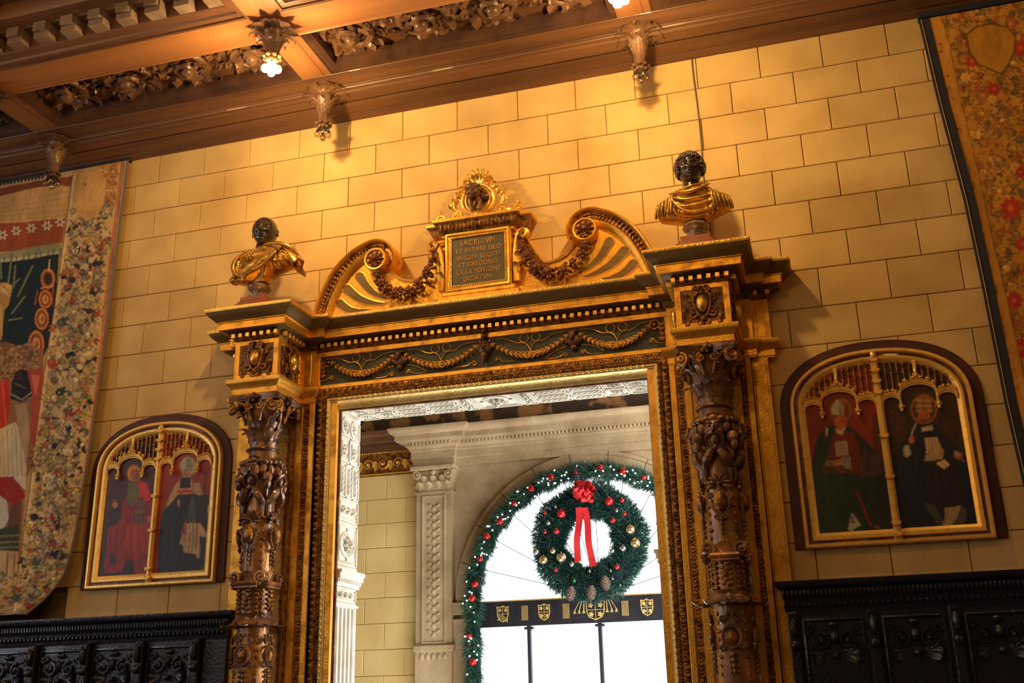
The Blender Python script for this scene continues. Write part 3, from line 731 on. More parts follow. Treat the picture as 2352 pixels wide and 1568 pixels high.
# entablature blocks over the columns, framed, with carved cartouches
def cartouche(b, b2, w_=.15):
    "egg boss in scrolls; XZ plane at y=0"
    b2.blob((0,-.030,.012), (.036,.036,.058), None, 14, 10)
    for s in (-1,1):
        b.spiral((s*.062,-.012,-.045), .034, 1.3, .011, s, start=pi/2, n=16)
        b.spiral((s*.070,-.012,.045), .026, 1.2, .009, -s, start=-pi/2, n=14)
        b.spiral((s*.030,-.028,.112), .024, 1.3, .009, s, start=-pi/2, n=14)
        b.tube(catmull([(s*.02,-.03,.09),(s*.052,-.028,.065),(s*.05,-.03,.01),(s*.028,-.028,-.055),(0,-.026,-.075)],5), .009, 6)
        b.flower((s*.098,-.008,.078), .022, 5, .5, .35)
        for k in range(3):
            b.M, o = Matrix(b.M) @ Matrix.Translation((s*.07,-.006,-.045-.012*k)) @ Matrix.Rotation(s*(1.2+.5*k), 4, 'Y') if b.M else None, b.M
            b.leaf(.062,.042,.3,3,6,.006); b.M = o
        b.blob((s*.112,-.01,-.015), (.016,.012,.022), None, 8, 6); b.blob((s*.10,-.01,-.11), (.02,.014,.014), None, 8, 6)
    o = b.M
    for k in range(5):
        b.M = o @ Matrix.Translation((0,-.02,-.085)) @ Matrix.Rotation(pi+(k-2)*.55, 4, 'Y'); b.leaf(.062,.035,.3,3,6,.006)
    b.M = o @ Matrix.Translation((0,-.02,.085)); b.leaf(.055,.05,.5,3,6,.006); b.M = o
    b.blob((0,-.03,-.088), (.020,.018,.014), None, 8, 6)
for s in (-1,1):
    x0, x1 = sorted((A+s*1.71, A+s*1.385)); cx = (x0+x1)/2
    b = MB(); b.box(x0+.001,x1-.001,-.449,-.10,3.77,4.06)
    blk = obj('entablature_block', b, 'bronze', portal, ang=None)
    for (Mx, wd) in ((Matrix.Translation((cx,-.45,0)), .325), (Matrix.Translation((x1,-.275,0)) @ Matrix.Rotation(pi/2,4,'Z'), .35), (Matrix.Translation((x0,-.275,0)) @ Matrix.Rotation(-pi/2,4,'Z'), .35)):
        b = MB(); b.M = Mx; h = wd/2
        b.sweep([(-h,3.772),(-h,4.052),(h,4.052),(h,3.772)], [(0,.002),(0,-.007),(-.030,-.007),(-.037,.002)], plane='XZ', closed=True, cap=False)
        if wd < .33:
            for e in (-1,1): b.box(*sorted((e*h-e*.002,e*(h+.0068))),-.0068,.002,3.772,4.052)
        obj('panel_frame', b, 'gold', blk, ang=None)
        b = MB(); b2 = MB(); b.M = Mx @ Matrix.Translation((0,.004,3.905)); b2.M = b.M; cartouche(b, b2)
        obj('carved_cartouche', b, 'golda', blk); obj('boss', b2, 'goldb', blk)
    path = [(A+s*1.93,.0),(A+s*1.93,-.055),(A+s*1.82,-.055),(A+s*1.82,-.10),(A+s*1.71,-.10),(A+s*1.71,-.45),(A+s*1.385,-.45),(A+s*1.385,-.10),(A+s*1.275,-.10),(A+s*1.275,-.02)]
    if s > 0: path = path[::-1]
    b = MB(); b.sweep(path, [(-.02,3.655),(.004,3.655),(.004,3.662),(.012,3.664),(.012,3.704),(.020,3.706),(.026,3.722),(.042,3.735),(.046,3.742),(.046,3.768),(-.02,3.768)]); obj('architrave', b, 'gold', portal)
    for (da, dc, yy) in ((1.93,1.82,-.055),(1.82,1.71,-.10),(1.275,1.385,-.10)):
        b = MB(); b.box(*sorted((A+s*da,A+s*dc)),yy,.01,3.76,4.06); d = (da+dc)/2; b.box(A+s*d-.03,A+s*d+.03,yy-.003,-.05,3.79,4.03,.006)
        obj('frieze_pilaster', b, 'gold', portal, ang=None)
    # pilaster behind the column and the outer strip
    b = MB(); b.box(*sorted((A+s*1.265,A+s*1.785)),-.085,.0,.9,3.66); b.box(*sorted((A+s*1.265,A+s*1.305)),-.10,0,.9,3.66,.004)
    b.box(*sorted((A+s*1.355,A+s*1.40)),-.10,0,.9,3.66,.004); b.box(*sorted((A+s*1.665,A+s*1.71)),-.10,0,.9,3.66,.004); b.box(*sorted((A+s*1.75,A+s*1.785)),-.10,0,.9,3.66,.004)
    bp = obj('backing_pilaster', b, 'gold', portal, ang=None)
    b = MB(); b.box(*sorted((A+s*1.785,A+s*1.895)),-.055,.0,0,3.66,.004); b.box(*sorted((A+s*1.80,A+s*1.88)),-.060,-.05,.5,3.60,.003); obj('outer_strip', b, 'gold', portal, ang=None)
    b = MB(); b.box(*sorted((A+s*1.265,A+s*1.80)),-.13,0,0,.9,.01); b.box(*sorted((A+s*1.37,A+s*1.73)),-.47,-.1,0,.80,.01); b.box(*sorted((A+s*1.35,A+s*1.75)),-.49,-.1,.80,.9,.01); obj('pedestal', b, 'column', portal, ang=None)
    b = MB()
    for dx in (-.118,-.075,.075,.118): b.tube([(A+s*1.5475+dx,-.088,.92),(A+s*1.5475+dx,-.088,3.64)], .013, 8)
    obj('reed', b, 'golda', bp)
    for d in (1.33, 1.73):
        b = MB(); n = 118
        for k in range(n):
            z = .95+k*.0228
            b.blob((A+s*d,-.090,z), (.0125,.010,.0085), None, 6, 4)
            if k % 2 == 0: b.blob((A+s*d-.012,-.088,z+.011), (.006,.006,.010), None, 5, 4); b.blob((A+s*d+.012,-.088,z+.011), (.006,.006,.010), None, 5, 4)
        b.box(A+s*d-.023,A+s*d+.023,-.088,-.08,.92,3.65)
        obj('bead_strip', b, 'golda', bp, kind='stuff')
# frieze over the opening
b = MB(); b.box(A-1.275,A+1.275,-.044,.0,3.76,4.07); b.box(A-1.275,A+1.275,-.044,.38,3.66,3.76) if False else None
fr = obj('frieze_ground', b, 'green', portal, ang=None)
b = MB(); b.box(A-1.275,A+1.275,-.056,-.03,4.012,4.052,.004); b.box(A-1.275,A+1.275,-.056,-.03,3.765,3.800,.004)
for s in (-1,1): b.box(*sorted((A+s*1.275,A+s*1.252)),-.056,-.03,3.80,4.012,.003)
obj('frieze_border', b, 'gold', portal, ang=None)
def laurel(b, P0, P1, sag, grow=True, n=17, y=-.058):
    for k in range(n):
        t = (k+.5)/n; x = P0[0]+(P1[0]-P0[0])*t; z = P0[1]+(P1[1]-P0[1])*t-sag*4*t*(1-t)
        dx = (P1[0]-P0[0]); dz = (P1[1]-P0[1])-sag*4*(1-2*t); a = math.atan2(dz, dx)
        sz = .018+.011*(1-abs(2*t-1)); sd = 1 if t < .5 else -1
        for off in (-.55,0,.55):
            aa = a+off*sd*(1)+ (pi if sd > 0 else 0)
            R = Matrix.Rotation(-aa, 3, 'Y')
            b.blob((x-sin(a)*off*sz*.8, y-.010, z+cos(a)*off*sz*.8), (sz*1.0,.009,sz*.36), R, 6, 5)
def wires(b, cx, w_=.30, y=-.052):
    cz = 3.975
    for s in (-1,1):
        b.tube([(cx+s*.042+.030*cos(a*pi/8),y,cz+.004+.030*sin(a*pi/8)) for a in range(16)], .0028, 5, closed=True)
        b.tube(catmull([(cx,y,3.885),(cx+s*.018,y,3.925),(cx+s*.05,y,3.948),(cx+s*.10,y,3.952),(cx+s*.17,y,3.985),(cx+s*.25,y,3.995)],5), .0030, 5)
for s in (-1,1):
    for (d0, d1, dm_) in ((.05,.60,.325),(.67,1.165,.93)):
        b = MB(); laurel(b, (A+s*d0,3.965), (A+s*d1,3.965), .115)
        b.box(A+s*dm_-.010,A+s*dm_+.010,-.078,-.05,3.828,3.875,.003)
        obj('laurel_swag', b, 'golds', fr)
        b = MB(); wires(b, A+s*dm_); obj('scrolling_wire', b, 'gold', fr, kind='stuff')
    b = MB(); b.tube([(A+s*1.187+.030*cos(a*pi/8),-.055,3.965+.030*sin(a*pi/8)) for a in range(16)], .008, 6, closed=True); b.blob((A+s*1.187,-.056,3.965), (.017,.014,.017))
    for k in range(4):
        for e in (-1,0,1): b.blob((A+s*1.232+e*.010,-.056,3.965-k*.034), (.009,.010,.020), Matrix.Rotation(e*.4,3,'Y'), 6, 5)
    obj('rosette', b, 'golda', fr)
    b = MB()
    for (dd, zz_, rr, fl) in ((.083,3.845,.022,1),(.571,3.832,.017,-1),(.695,3.832,.017,1),(1.16,3.855,.020,1)):
        b.spiral((A+s*dd,-.050,zz_), rr, 1.3, .003, fl*s, start=0, n=16, seg=5)
        b.tube(catmull([(A+s*dd+rr*s*fl,-.05,zz_),(A+s*(dd+fl*.05),-.05,zz_-.018),(A+s*(dd+fl*.13),-.05,zz_-.022)],4), .003, 5)
    b.tube(catmull([(A+s*.68,-.05,3.885),(A+s*.76,-.05,3.87),(A+s*.84,-.05,3.825)],4), .0032, 5); b.tube(catmull([(A+s*.585,-.05,3.885),(A+s*.51,-.05,3.865),(A+s*.43,-.05,3.82)],4), .0032, 5)
    obj('scrolling_wire', b, 'gold', fr, kind='stuff')
    b = MB()                         # bearded shell mask hanging between the swags
    cx = A+s*.633
    b.blob((cx,-.055,3.915), (.055,.030,.045), None, 12, 8); b.blob((cx-.008,-.075,3.945), (.026,.026,.040), None, 10, 8)
    for e in (-1,1): b.blob((cx+e*.046,-.055,3.925), (.020,.016,.028), Matrix.Rotation(e*.5,3,'Y')); b.blob((cx+e*.012,-.098,3.952), .006, None, 6, 5)
    b.blob((cx,-.102,3.938), (.006,.010,.014), None, 6, 5); b.blob((cx,-.060,3.868), (.024,.020,.024), None, 8, 6); b.blob((cx,-.05,3.985), (.035,.018,.014), None, 8, 5)
    for k in range(7): b.blob((cx+(k-3)*.014,-.062,3.884+abs(k-3)*.008), (.007,.020,.022), Matrix.Rotation(-(k-3)*.2,3,'Y'), 6, 5)
    obj('shell_mask', b, 'brown', fr, label='brown shell-like mask')
b = MB(); cx = A                     # central grotesque mask with a topknot
b.blob((cx,-.060,3.925), (.050,.045,.062), None, 14, 10); b.blob((cx,-.085,3.872), (.026,.028,.045), None, 10, 8)
for e in (-1,1):
    b.blob((cx+e*.020,-.102,3.945), (.011,.008,.008), None, 8, 6); b.blob((cx+e*.048,-.06,3.945), (.018,.015,.030), Matrix.Rotation(e*.5,3,'Y'))
    b.blob((cx+e*.018,-.10,3.963), (.016,.010,.006), Matrix.Rotation(-e*.3,3,'Y'), 8, 5)
    b.spiral((cx+e*.045,-.05,3.99), .020, 1.2, .007, e, start=-pi/2, n=12)
b.blob((cx,-.116,3.930), (.010,.014,.020), None, 8, 6); b.blob((cx,-.105,3.897), (.018,.010,.006), None, 8, 5); b.blob((cx,-.10,3.835), (.010,.012,.036), None, 8, 6)
b.blob((cx,-.07,4.02), (.026,.026,.018)); b.blob((cx,-.085,4.055), (.022,.024,.022)); b.blob((cx-.03,-.08,4.062), (.012,.012,.012)); b.blob((cx+.012,-.09,4.085), (.012,.012,.012))
obj('grotesque_mask', b, 'brown', fr, label='brown grotesque mask with a topknot')
# mouldings framing the opening
dp = [(A-DW,0.0),(A-DW,DH),(A+DW,DH),(A+DW,0.0)]
def fband(name, prof, m, ang=38): 
    b = MB(); b.sweep(dp, prof, plane='XZ'); return obj(name, b, m, portal, ang)
fband('cavetto', [(.0,.02),(.0,-.010),(.006,-.014),(.012,-.018),(.022,-.024),(.034,-.036),(.044,-.050),(.046,-.056),(.052,-.056),(.052,.02)], 'goldp')
fband('inner_fillet', [(-.012,.02),(-.012,.006),(-.004,-.002),(.0,-.004),(.0,.02)], 'bronze')
fband('bead_course', [(.052,.02),(.052,-.058),(.062,-.066),(.070,-.066),(.076,-.058),(.076,.02)], 'goldp')
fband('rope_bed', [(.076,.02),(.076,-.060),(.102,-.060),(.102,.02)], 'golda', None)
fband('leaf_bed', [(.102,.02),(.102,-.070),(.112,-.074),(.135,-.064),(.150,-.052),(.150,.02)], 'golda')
fband('leaf_rim', [(.150,.02),(.150,-.060),(.158,-.060),(.158,.02)], 'gold', None)
b = MB(); b.box(A-1.275,A+1.275,-.05,.0,3.74,3.78); b.box(A-1.275,A-DW-.0,-.045,.0,.0,3.76); b.box(A+DW,A+1.275,-.045,.0,.0,3.76); obj('architrave_board', b, 'gold', portal, ang=None)
def along():
    for (x0,z0,x1,z1,a) in ((A-DW,1.0,A-DW,DH,0),(A-DW,DH,A+DW,DH,1),(A+DW,DH,A+DW,1.0,2)): yield x0,z0,x1,z1,a
b1, b2, b3 = MB(), MB(), MB()
for x0,z0,x1,z1,a in along():
    dx, dz = x1-x0, z1-z0; L_ = math.hypot(dx,dz); dx/=L_; dz/=L_; nx, nz = -dz, dx
    def at(s_, o, y): return (x0+dx*s_+nx*o, y, z0+dz*s_+nz*o)
    th = math.atan2(dz, dx)
    n = int(L_/.040)
    for k in range(n):
        s_ = (k+.5)*L_/n; b1.blob(at(s_,.064,-.066), (.012,.010,.010), Matrix.Rotation(-th,3,'Y'), 6, 4)
    n = int((L_+.16)/.017)
    for k in range(n):
        s_ = -.08+(k+.5)*(L_+.16)/n if a == 1 else (k+.5)*(L_+.08)/n - (.08 if a == 2 else 0)
        b2.blob(at(s_,.089,-.064), (.006,.012,.015), Matrix.Rotation(-th-.65,3,'Y'), 6, 4)
    n = int((L_+.2)/.046)
    for k in range(n):
        s_ = -.10+(k+.5)*(L_+.2)/n if a == 1 else (k+.5)*(L_+.1)/n - (.1 if a == 2 else 0)
        b3.blob(at(s_,.126,-.068), (.017,.010,.020), Matrix.Rotation(-th,3,'Y'), 6, 5)
        b3.blob(at(s_+.022,.122,-.072), (.004,.007,.018), Matrix.Rotation(-th+.3,3,'Y'), 5, 4); b3.blob(at(s_,.138,-.066), (.007,.009,.009), None, 5, 4)
obj('beads', b1, 'goldp', portal, kind='stuff'); obj('rope_twist', b2, 'golda', portal, kind='stuff'); obj('carved_leaves', b3, 'golda', portal, kind='stuff')
# ---------------------------------------------------------------- pediment
def Q(d, z): return (A+d, z)
outer = [(-1.285,4.262),(-1.262,4.36),(-1.216,4.483),(-1.132,4.635),(-1.008,4.758),(-.87,4.827),(-.769,4.837),(-.681,4.790),(-.636,4.703),(-.645,4.625),(-.690,4.582),(-.745,4.590)]
oc = catmull(outer, 5)
for s in (-1,1):
    N_ = len(oc)
    def band(prof_fn, name, m, par=None):
        b = MB(); k = None; vs = []
        for i, (d, z) in enumerate(oc):
            a, c = oc[max(i-1,0)], oc[min(i+1,N_-1)]; tx, tz = c[0]-a[0], c[1]-a[1]; l = math.hypot(tx,tz) or 1
            nx, nz = tz/l, -tx/l                      # inward (towards the scroll centre)
            t = i/(N_-1); tp = 1.0-.62*max(0,(t-.45)/.55); pr = prof_fn(tp); k = len(pr)
            for (o, y) in pr: vs.append((A-s*(d+nx*o), y, z+nz*o))
        fs = [[i*k+j, i*k+(j+1)%k, (i+1)*k+(j+1)%k, (i+1)*k+j] for i in range(N_-1) for j in range(k)]+[list(range(k)), [(N_-1)*k+j for j in range(k)][::-1]]
        b.add(vs, fs); return obj(name, b, m, par or portal)
    sb = band(lambda t: [(0,-.0),(0,-.175),(.010*t,-.185),(.020*t,-.178),(.024*t,-.155),(.024*t,-.0)], 'scroll_rim', 'gold')
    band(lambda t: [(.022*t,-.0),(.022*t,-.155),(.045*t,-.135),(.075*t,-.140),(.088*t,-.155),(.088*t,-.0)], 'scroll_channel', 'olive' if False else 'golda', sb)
    band(lambda t: [(.086*t,-.0),(.086*t,-.155),(.096*t,-.165),(.106*t,-.160),(.120*t,-.150),(.130*t,-.140),(.130*t,-.0)], 'scroll_inner_moulding', 'gold', sb)
    b = MB()
    for i in range(2, int(N_*.62), 1):
        d, z = oc[i]; a, c = oc[i-1], oc[i+1]; th = math.atan2(c[1]-a[1], c[0]-a[0]); l = math.hypot(c[0]-a[0], c[1]-a[1]); nx, nz = (c[1]-a[1])/l, -(c[0]-a[0])/l
        for o in (.040,.068):
            R = Matrix.Rotation((-th+(.5 if o < .05 else -.5))*(1), 3, 'Y') if s > 0 else Matrix.Rotation(-(pi-th)+(-.5 if o < .05 else .5), 3, 'Y')
            b.blob((A-s*(d+nx*o), -.146, z+nz*o), (.020,.010,.010), R if s > 0 else R, 6, 5)
    obj('channel_leaves', b, 'golda', sb)
    body = [(-1.19,4.262),(-1.16,4.37),(-1.10,4.50),(-1.02,4.61),(-.93,4.69),(-.84,4.72),(-.74,4.66),(-.673,4.579),(-.62,4.525),(-.573,4.503),(-.50,4.487),(-.455,4.50),(-.427,4.544),(-.38,4.62),(-.345,4.69),(-.32,4.73),(-.25,4.74),(-.22,4.262)]
    b = MB(); b.prism([Q(-s*d, z) for d, z in body], -.125, 0, .004); pb = obj('pediment_panel', b, 'gold', portal, ang=None)
    b = MB(); b.sweep([Q(-s*d, z) for d, z in (body[6:-1] if s < 0 else body[6:-1][::-1])], [(-.014,-.12),(-.014,-.14),(0,-.145),(.006,-.13),(.006,-.0)], plane='XZ') if True else None
    obj('parapet_rim', b, 'gold', pb)
    for (P_, Q_, w_) in (((-.930,4.578),(-.700,4.372),.034),((-1.030,4.492),(-.720,4.338),.036),((-1.085,4.388),(-.850,4.312),.034)):
        pts = catmull([(P_[0],P_[1]), ((P_[0]*.66+Q_[0]*.34)-.004,(P_[1]*.62+Q_[1]*.38)-.030), (P_[0]*.3+Q_[0]*.7,P_[1]*.28+Q_[1]*.72-.028), Q_], 7); n = len(pts)
        Lh, Rh = [], []
        for i, (x, z) in enumerate(pts):
            a, c = pts[max(i-1,0)], pts[min(i+1,n-1)]; l = math.hypot(c[0]-a[0], c[1]-a[1]); nx, nz = -(c[1]-a[1])/l, (c[0]-a[0])/l
            t = i/(n-1); ww = w_*(1-t)**.75+.002
            Lh.append((x+nx*ww, z+nz*ww)); Rh.append((x-nx*ww, z-nz*ww))
        ax, az = pts[0]; dx_, dz_ = pts[1][0]-ax, pts[1][1]-az; l = math.hypot(dx_,dz_); ux, uz = dx_/l, dz_/l
        capp = [(ax+w_*(-uz*cos(t)-ux*sin(t)), az+w_*(ux*cos(t)-uz*sin(t))) for t in (pi/5,2*pi/5,3*pi/5,4*pi/5)]
        ol = [Q(-s*x, z) for x, z in Lh[::-1]+capp+Rh]
        b = MB(); b.prism(ol, -.1275, -.12); fl = obj('dark_flute_plate', b, 'olive', pb, ang=None)  # flat raised plate; the groove's shade is put into its dark colour
        b = MB(); b.tube([(x,-.126,z) for x, z in ol], .0055, 5, closed=True); obj('flute_rim', b, 'gold', fl)
    cx, cz = A-s*(-.775), 4.662
    b = MB(); b.lathe([(.080,0),(.080,.0),(.085,.012),(.078,.022),(.070,.018),(.0,.016)], n=24); 
    v2 = MB(); v2.M = Matrix.Translation((cx,-.20,cz)) @ Matrix.Rotation(pi/2,4,'X'); v2.lathe([(.001,-.16),(.084,-.16),(.088,0.0),(.082,.014),(.072,.012),(.066,-.004),(.001,-.006)], n=28); ro = obj('scroll_roundel', v2, 'gold', portal)
    b = MB(); b.flower((cx,-.205,cz), .066, 9, .42, .28, rows=2); obj('rosette', b, 'redwood' , ro)
    # garland of fruit and flowers
    g = [(-.775,4.64),(-.765,4.53),(-.70,4.435),(-.60,4.375),(-.51,4.375),(-.43,4.42),(-.37,4.51),(-.325,4.60),(-.300,4.69)]
    gp = catmull(g, 5); b = MB(); rr = random.Random(11)
    for i, (d, z) in enumerate(gp):
        t = i/(len(gp)-1); th_ = .022+.040*sin(pi*min(1,max(0,t*1.02)))**1.3
        for k in range(6):
            a = rr.random()*2*pi; q = rr.random()**.5*th_
            x, zz2 = A-s*(d)+q*cos(a), z+q*sin(a); y = -.165-.045*(1-(q/th_)**2)
            R = Matrix.Rotation(rr.random()*3, 3, 'Y') @ Matrix.Rotation(rr.random()-.5, 3, 'X')
            if k < 3: b.blob((x,y,zz2), (.021,.010,.009), R, 6, 5)
            else: b.blob((x,y-.004,zz2), .009+.006*rr.random(), None, 7, 5)
    ga = obj('garland', b, 'redwood', portal, label='reddish carved garland of fruit and flowers')
    b = MB()
    for t_, r_ in ((.10,.030),(.22,.034),(.35,.040),(.5,.046),(.63,.042),(.75,.032),(.87,.024)):
        b = MB(); d, z = gp[int(t_*(len(gp)-1))]; b.flower((A-s*d+rr.uniform(-.01,.01),-.215,z+rr.uniform(-.012,.012)), r_, 6, .45, .3, twist=rr.random(), rows=2); obj('garland_flower', b, 'redwood', ga)
    # scroll bracket beside the tablet, where the garland hangs
    b = MB(); b.tube(catmull([(A+s*.275,-.15,4.36),(A+s*.272,-.16,4.50),(A+s*.282,-.17,4.62),(A+s*.305,-.185,4.70),(A+s*.338,-.19,4.728),(A+s*.365,-.19,4.705),(A+s*.350,-.19,4.672),(A+s*.322,-.19,4.680)],5), [.030-.014*i/35 for i in range(36)], 8, flat=1.3)
    for k in range(4):
        b.M = Matrix.Translation((A+s*(.285+.012*k),-.19,4.42+.075*k)) @ Matrix.Rotation(-s*.15,4,'Y'); b.leaf(.09,.055,.35,3,6,.006)
    b.M = None; obj('tablet_bracket', b, 'gold', portal)
# tablet
b = MB(); b.box(A-.300,A+.300,-.205,0,4.262,4.300,.006); b.box(A-.270,A+.270,-.195,0,4.30,4.338,.008); b.box(A-.243,A+.243,-.185,0,4.335,4.78,.004)
tb = obj('tablet_block', b, 'gold', portal, ang=None)
b = MB()
b.sweep([(A-.195,4.378),(A-.195,4.732),(A+.195,4.732),(A+.195,4.378)], [(0,-.18),(0,-.190),(.006,-.196),(.014,-.190),(.018,-.190),(.026,-.200),(.034,-.203),(.042,-.200),(.044,-.18)], plane='XZ', closed=True, cap=False); obj('tablet_frame', b, 'gold', tb)
b = MB()
for (x0,z0,x1,z1) in ((A-.203,4.37,A-.203,4.74),(A-.203,4.74,A+.203,4.74),(A+.203,4.74,A+.203,4.37),(A+.203,4.37,A-.203,4.37)):
    n = 24
    for k in range(n): t = (k+.5)/n; b.blob((x0+(x1-x0)*t,-.196,z0+(z1-z0)*t), (.0065,.006,.0065), None, 6, 4)
obj('tablet_beading', b, 'goldb', tb, kind='stuff')
b = MB(); b.box(A-.196,A+.196,-.1865,-.18,4.377,4.733); sl = obj('slate', b, 'slate', tb, ang=None)
for k, (txt, sz, dx) in enumerate([('SACELLVM',.058,.0),('ET ALTARE DEO',.047,.004),('VIRGINI SSIOSTI',.046,.004),('ET GREGORIO',.046,.004),('EX DEVOTIONE',.047,.004),('DICATVM',.050,-.004)]):
    fc = bpy.data.curves.new('inscription', 'FONT'); fc.body = txt; fc.size = sz; fc.align_x = 'CENTER'; fc.extrude = .0012; fc.space_character = 1.08
    fo = bpy.data.objects.new('letters', fc); COL.objects.link(fo); tme = bpy.data.meshes.new_from_object(fo.evaluated_get(bpy.context.evaluated_depsgraph_get())); bpy.data.objects.remove(fo); tme.name = 'inscription'; tme.materials.clear(); tme.materials.append(M['letter']); o = put('inscription', tme, tb); WLx = (A+dx, -.1885, 4.672-.0545*k)
    o.location = WLx; o.rotation_euler = (pi/2,0,0)
    o.scale = (.92,1,1)
TP = [(A-.335,0),(A-.335,-.12),(A-.262,-.12),(A-.262,-.185),(A+.262,-.185),(A+.262,-.12),(A+.335,-.12),(A+.335,0)]
b = MB(); b.sweep(TP, [(-.02,4.755),(.002,4.755),(.006,4.768),(.014,4.772),(-.02,4.780)]); b.sweep(TP, [(-.02,4.850),(.052,4.850),(.060,4.858),(.060,4.876),(-.02,4.882)]); tc = obj('tablet_cornice', b, 'gold', portal)
b = MB(); b.sweep(TP, [(-.02,4.778),(.012,4.778),(.020,4.79),(.034,4.815),(.040,4.835),(.050,4.850),(-.02,4.850)]); obj('tablet_ovolo', b, 'golda', tc)
b = MB()
for k in range(19): b.blob((A-.262+k*.0291,-.218,4.812), (.010,.012,.026), Matrix.Rotation(.35,3,'X'), 6, 5)
obj('ovolo_leaves', b, 'golda', tc, kind='stuff')
# crest: cartouche with a cherub's head, shells and corner scrolls
b = MB(); CX, CZ = A+.0, 5.015; y = -.15
b.tube([(CX+.118*cos(a*pi/14),y-.01,CZ+.018+.118*sin(a*pi/14)) for a in range(28)], .015, 8, closed=True)
b.tube([(CX+.090*cos(a*pi/14),y-.022,CZ+.012+.092*sin(a*pi/14)) for a in range(28)], .010, 8, closed=True)
b.prism([(CX+.10*cos(a*pi/12),CZ+.015+.10*sin(a*pi/12)) for a in range(24)], y+.0, y+.06, .01)
for s in (-1,1):
    b.spiral((CX+s*.168,y,CZ-.085), .042, 1.5, .015, s, start=pi/2)
    b.tube(catmull([(CX+s*.168,y,CZ-.042),(CX+s*.185,y,CZ+.01),(CX+s*.165,y,CZ+.075),(CX+s*.12,y,CZ+.13),(CX+s*.07,y,CZ+.165)],5), .015, 8)
    for k in range(5):
        b.M = Matrix.Translation((CX+s*(.185-.026*k),y,CZ-.02+.040*k)) @ Matrix.Rotation(s*(1.0-.12*k),4,'Y'); b.leaf(.060,.045,.5,3,6,.008)
    b.M = None
    for k in range(4): b.blob((CX+s*(.176-.02*k),y-.016,CZ+.03+.036*k), (.013,.012,.013), None, 7, 5)
    b.blob((CX+s*.05,y-.01,CZ-.118), (.045,.022,.016), Matrix.Rotation(s*.2,3,'Y'), 8, 6)
    b.spiral((CX+s*.295,-.145,4.922), .040, 1.4, .013, -s, start=-pi/2)
    b.blob((CX+s*.295,-.145,4.975), (.018,.016,.014)); b.M = Matrix.Translation((CX+s*.25,-.145,4.90)) @ Matrix.Rotation(-s*1.1,4,'Y'); b.leaf(.07,.05,.4,3,6,.008); b.M = None
for k in range(9):
    a = radians(90+(k-4)*26); b.blob((CX+.066*cos(a),y-.012,CZ+.175+.062*sin(a)), (.026,.016,.015), Matrix.Rotation(-a,3,'Y'), 8, 6); b.blob((CX+.094*cos(a),y-.012,CZ+.175+.085*sin(a)-.0), (.013,.012,.013), None, 7, 5)
for k in range(5):
    b.M = Matrix.Translation((CX,y-.02,CZ+.12)) @ Matrix.Rotation((k-2)*.42,4,'Y'); b.leaf(.10,.04,.45,3,7,.008)
b.M = None; b.blob((CX,y-.025,CZ-.105), (.028,.022,.018))
cr = obj('crest', b, 'goldb', portal, label='gilded cartouche crest above the tablet')
b = MB()
b.blob((CX-.022,y-.055,CZ+.055), (.052,.050,.058), None, 14, 10); b.blob((CX-.03,y-.055,CZ+.095), (.060,.048,.035), None, 12, 8)
for e in (-1,1): b.blob((CX-.022+e*.020,y-.103,CZ+.062), (.010,.006,.006), None, 6, 5); b.blob((CX-.022+e*.022,y-.09,CZ+.040), (.016,.014,.014), None, 8, 6); b.blob((CX-.02+e*.045,y-.05,CZ+.078), (.02,.028,.024), None, 8, 6)
b.blob((CX-.022,y-.108,CZ+.050), (.007,.010,.010), None, 6, 5); b.blob((CX-.022,y-.100,CZ+.030), (.012,.006,.004), None, 6, 5); b.blob((CX-.022,y-.09,CZ+.014), (.018,.016,.012), None, 8, 6)
b.tube(catmull([(CX-.04,y-.04,CZ+.02),(CX-.05,y-.035,CZ-.03),(CX-.03,y-.035,CZ-.075)],5), [.020]*5+[.018]*6, 8); b.tube(catmull([(CX-.0,y-.04,CZ+.02),(CX+.022,y-.04,CZ-.02),(CX+.020,y-.045,CZ-.08)],5), [.022]*5+[.017]*6, 8)
b.blob((CX+.05,y-.035,CZ+.03), (.04,.02,.030), Matrix.Rotation(.6,3,'Y'), 10, 6)
for k in range(7): b.blob((CX-.06+k*.014,y-.07,CZ+.104+.008*sin(k*2)), (.013,.016,.012), None, 6, 5)
obj('cherub_head', b, 'brown', cr, label='brown cherub head and shoulders')
# ---------------------------------------------------------------- columns
CXc, CYc, RS = 1.5475, -.29, .100
def F4(angle, r=RS, z=0):    # frame on the shaft: local -Y outward
    return Matrix.Translation((0,0,z)) @ Matrix.Rotation(angle,4,'Z') @ Matrix.Translation((0,-r,0))
ANG = [0, pi/2, -pi/2, pi]
col = MB()
col.lathe([(.001,.90),(.155,.90),(.155,.94),(.145,.955),(.125,.965),(.128,.985),(.112,1.0),(.106,1.05),(.108,1.7),(.106,2.2),(.100,2.9),(.095,3.27),(.095,3.285),(.001,3.285)], n=40, wob=lambda t,z: 1-.035*(.5+.5*cos(12*t)) if 1.04 < z < 3.26 else 1)
C0 = root('column_tmp', (0,0,0))
shaft = obj('column', col, 'column', None, world=False)
def sub(name, b, m, **kw): return obj(name, b, m, shaft, world=False, **kw)
b = MB(); b.lathe([(.09,3.278),(.112,3.280),(.118,3.288),(.112,3.297),(.098,3.300)], n=36); sub('astragal', b, 'bronze')
b = MB(); b.lathe([(.092,3.295),(.094,3.36),(.100,3.44),(.112,3.52),(.135,3.585),(.145,3.60)], n=32); sub('capital_bell', b, 'column')
b = MB()
pts = []
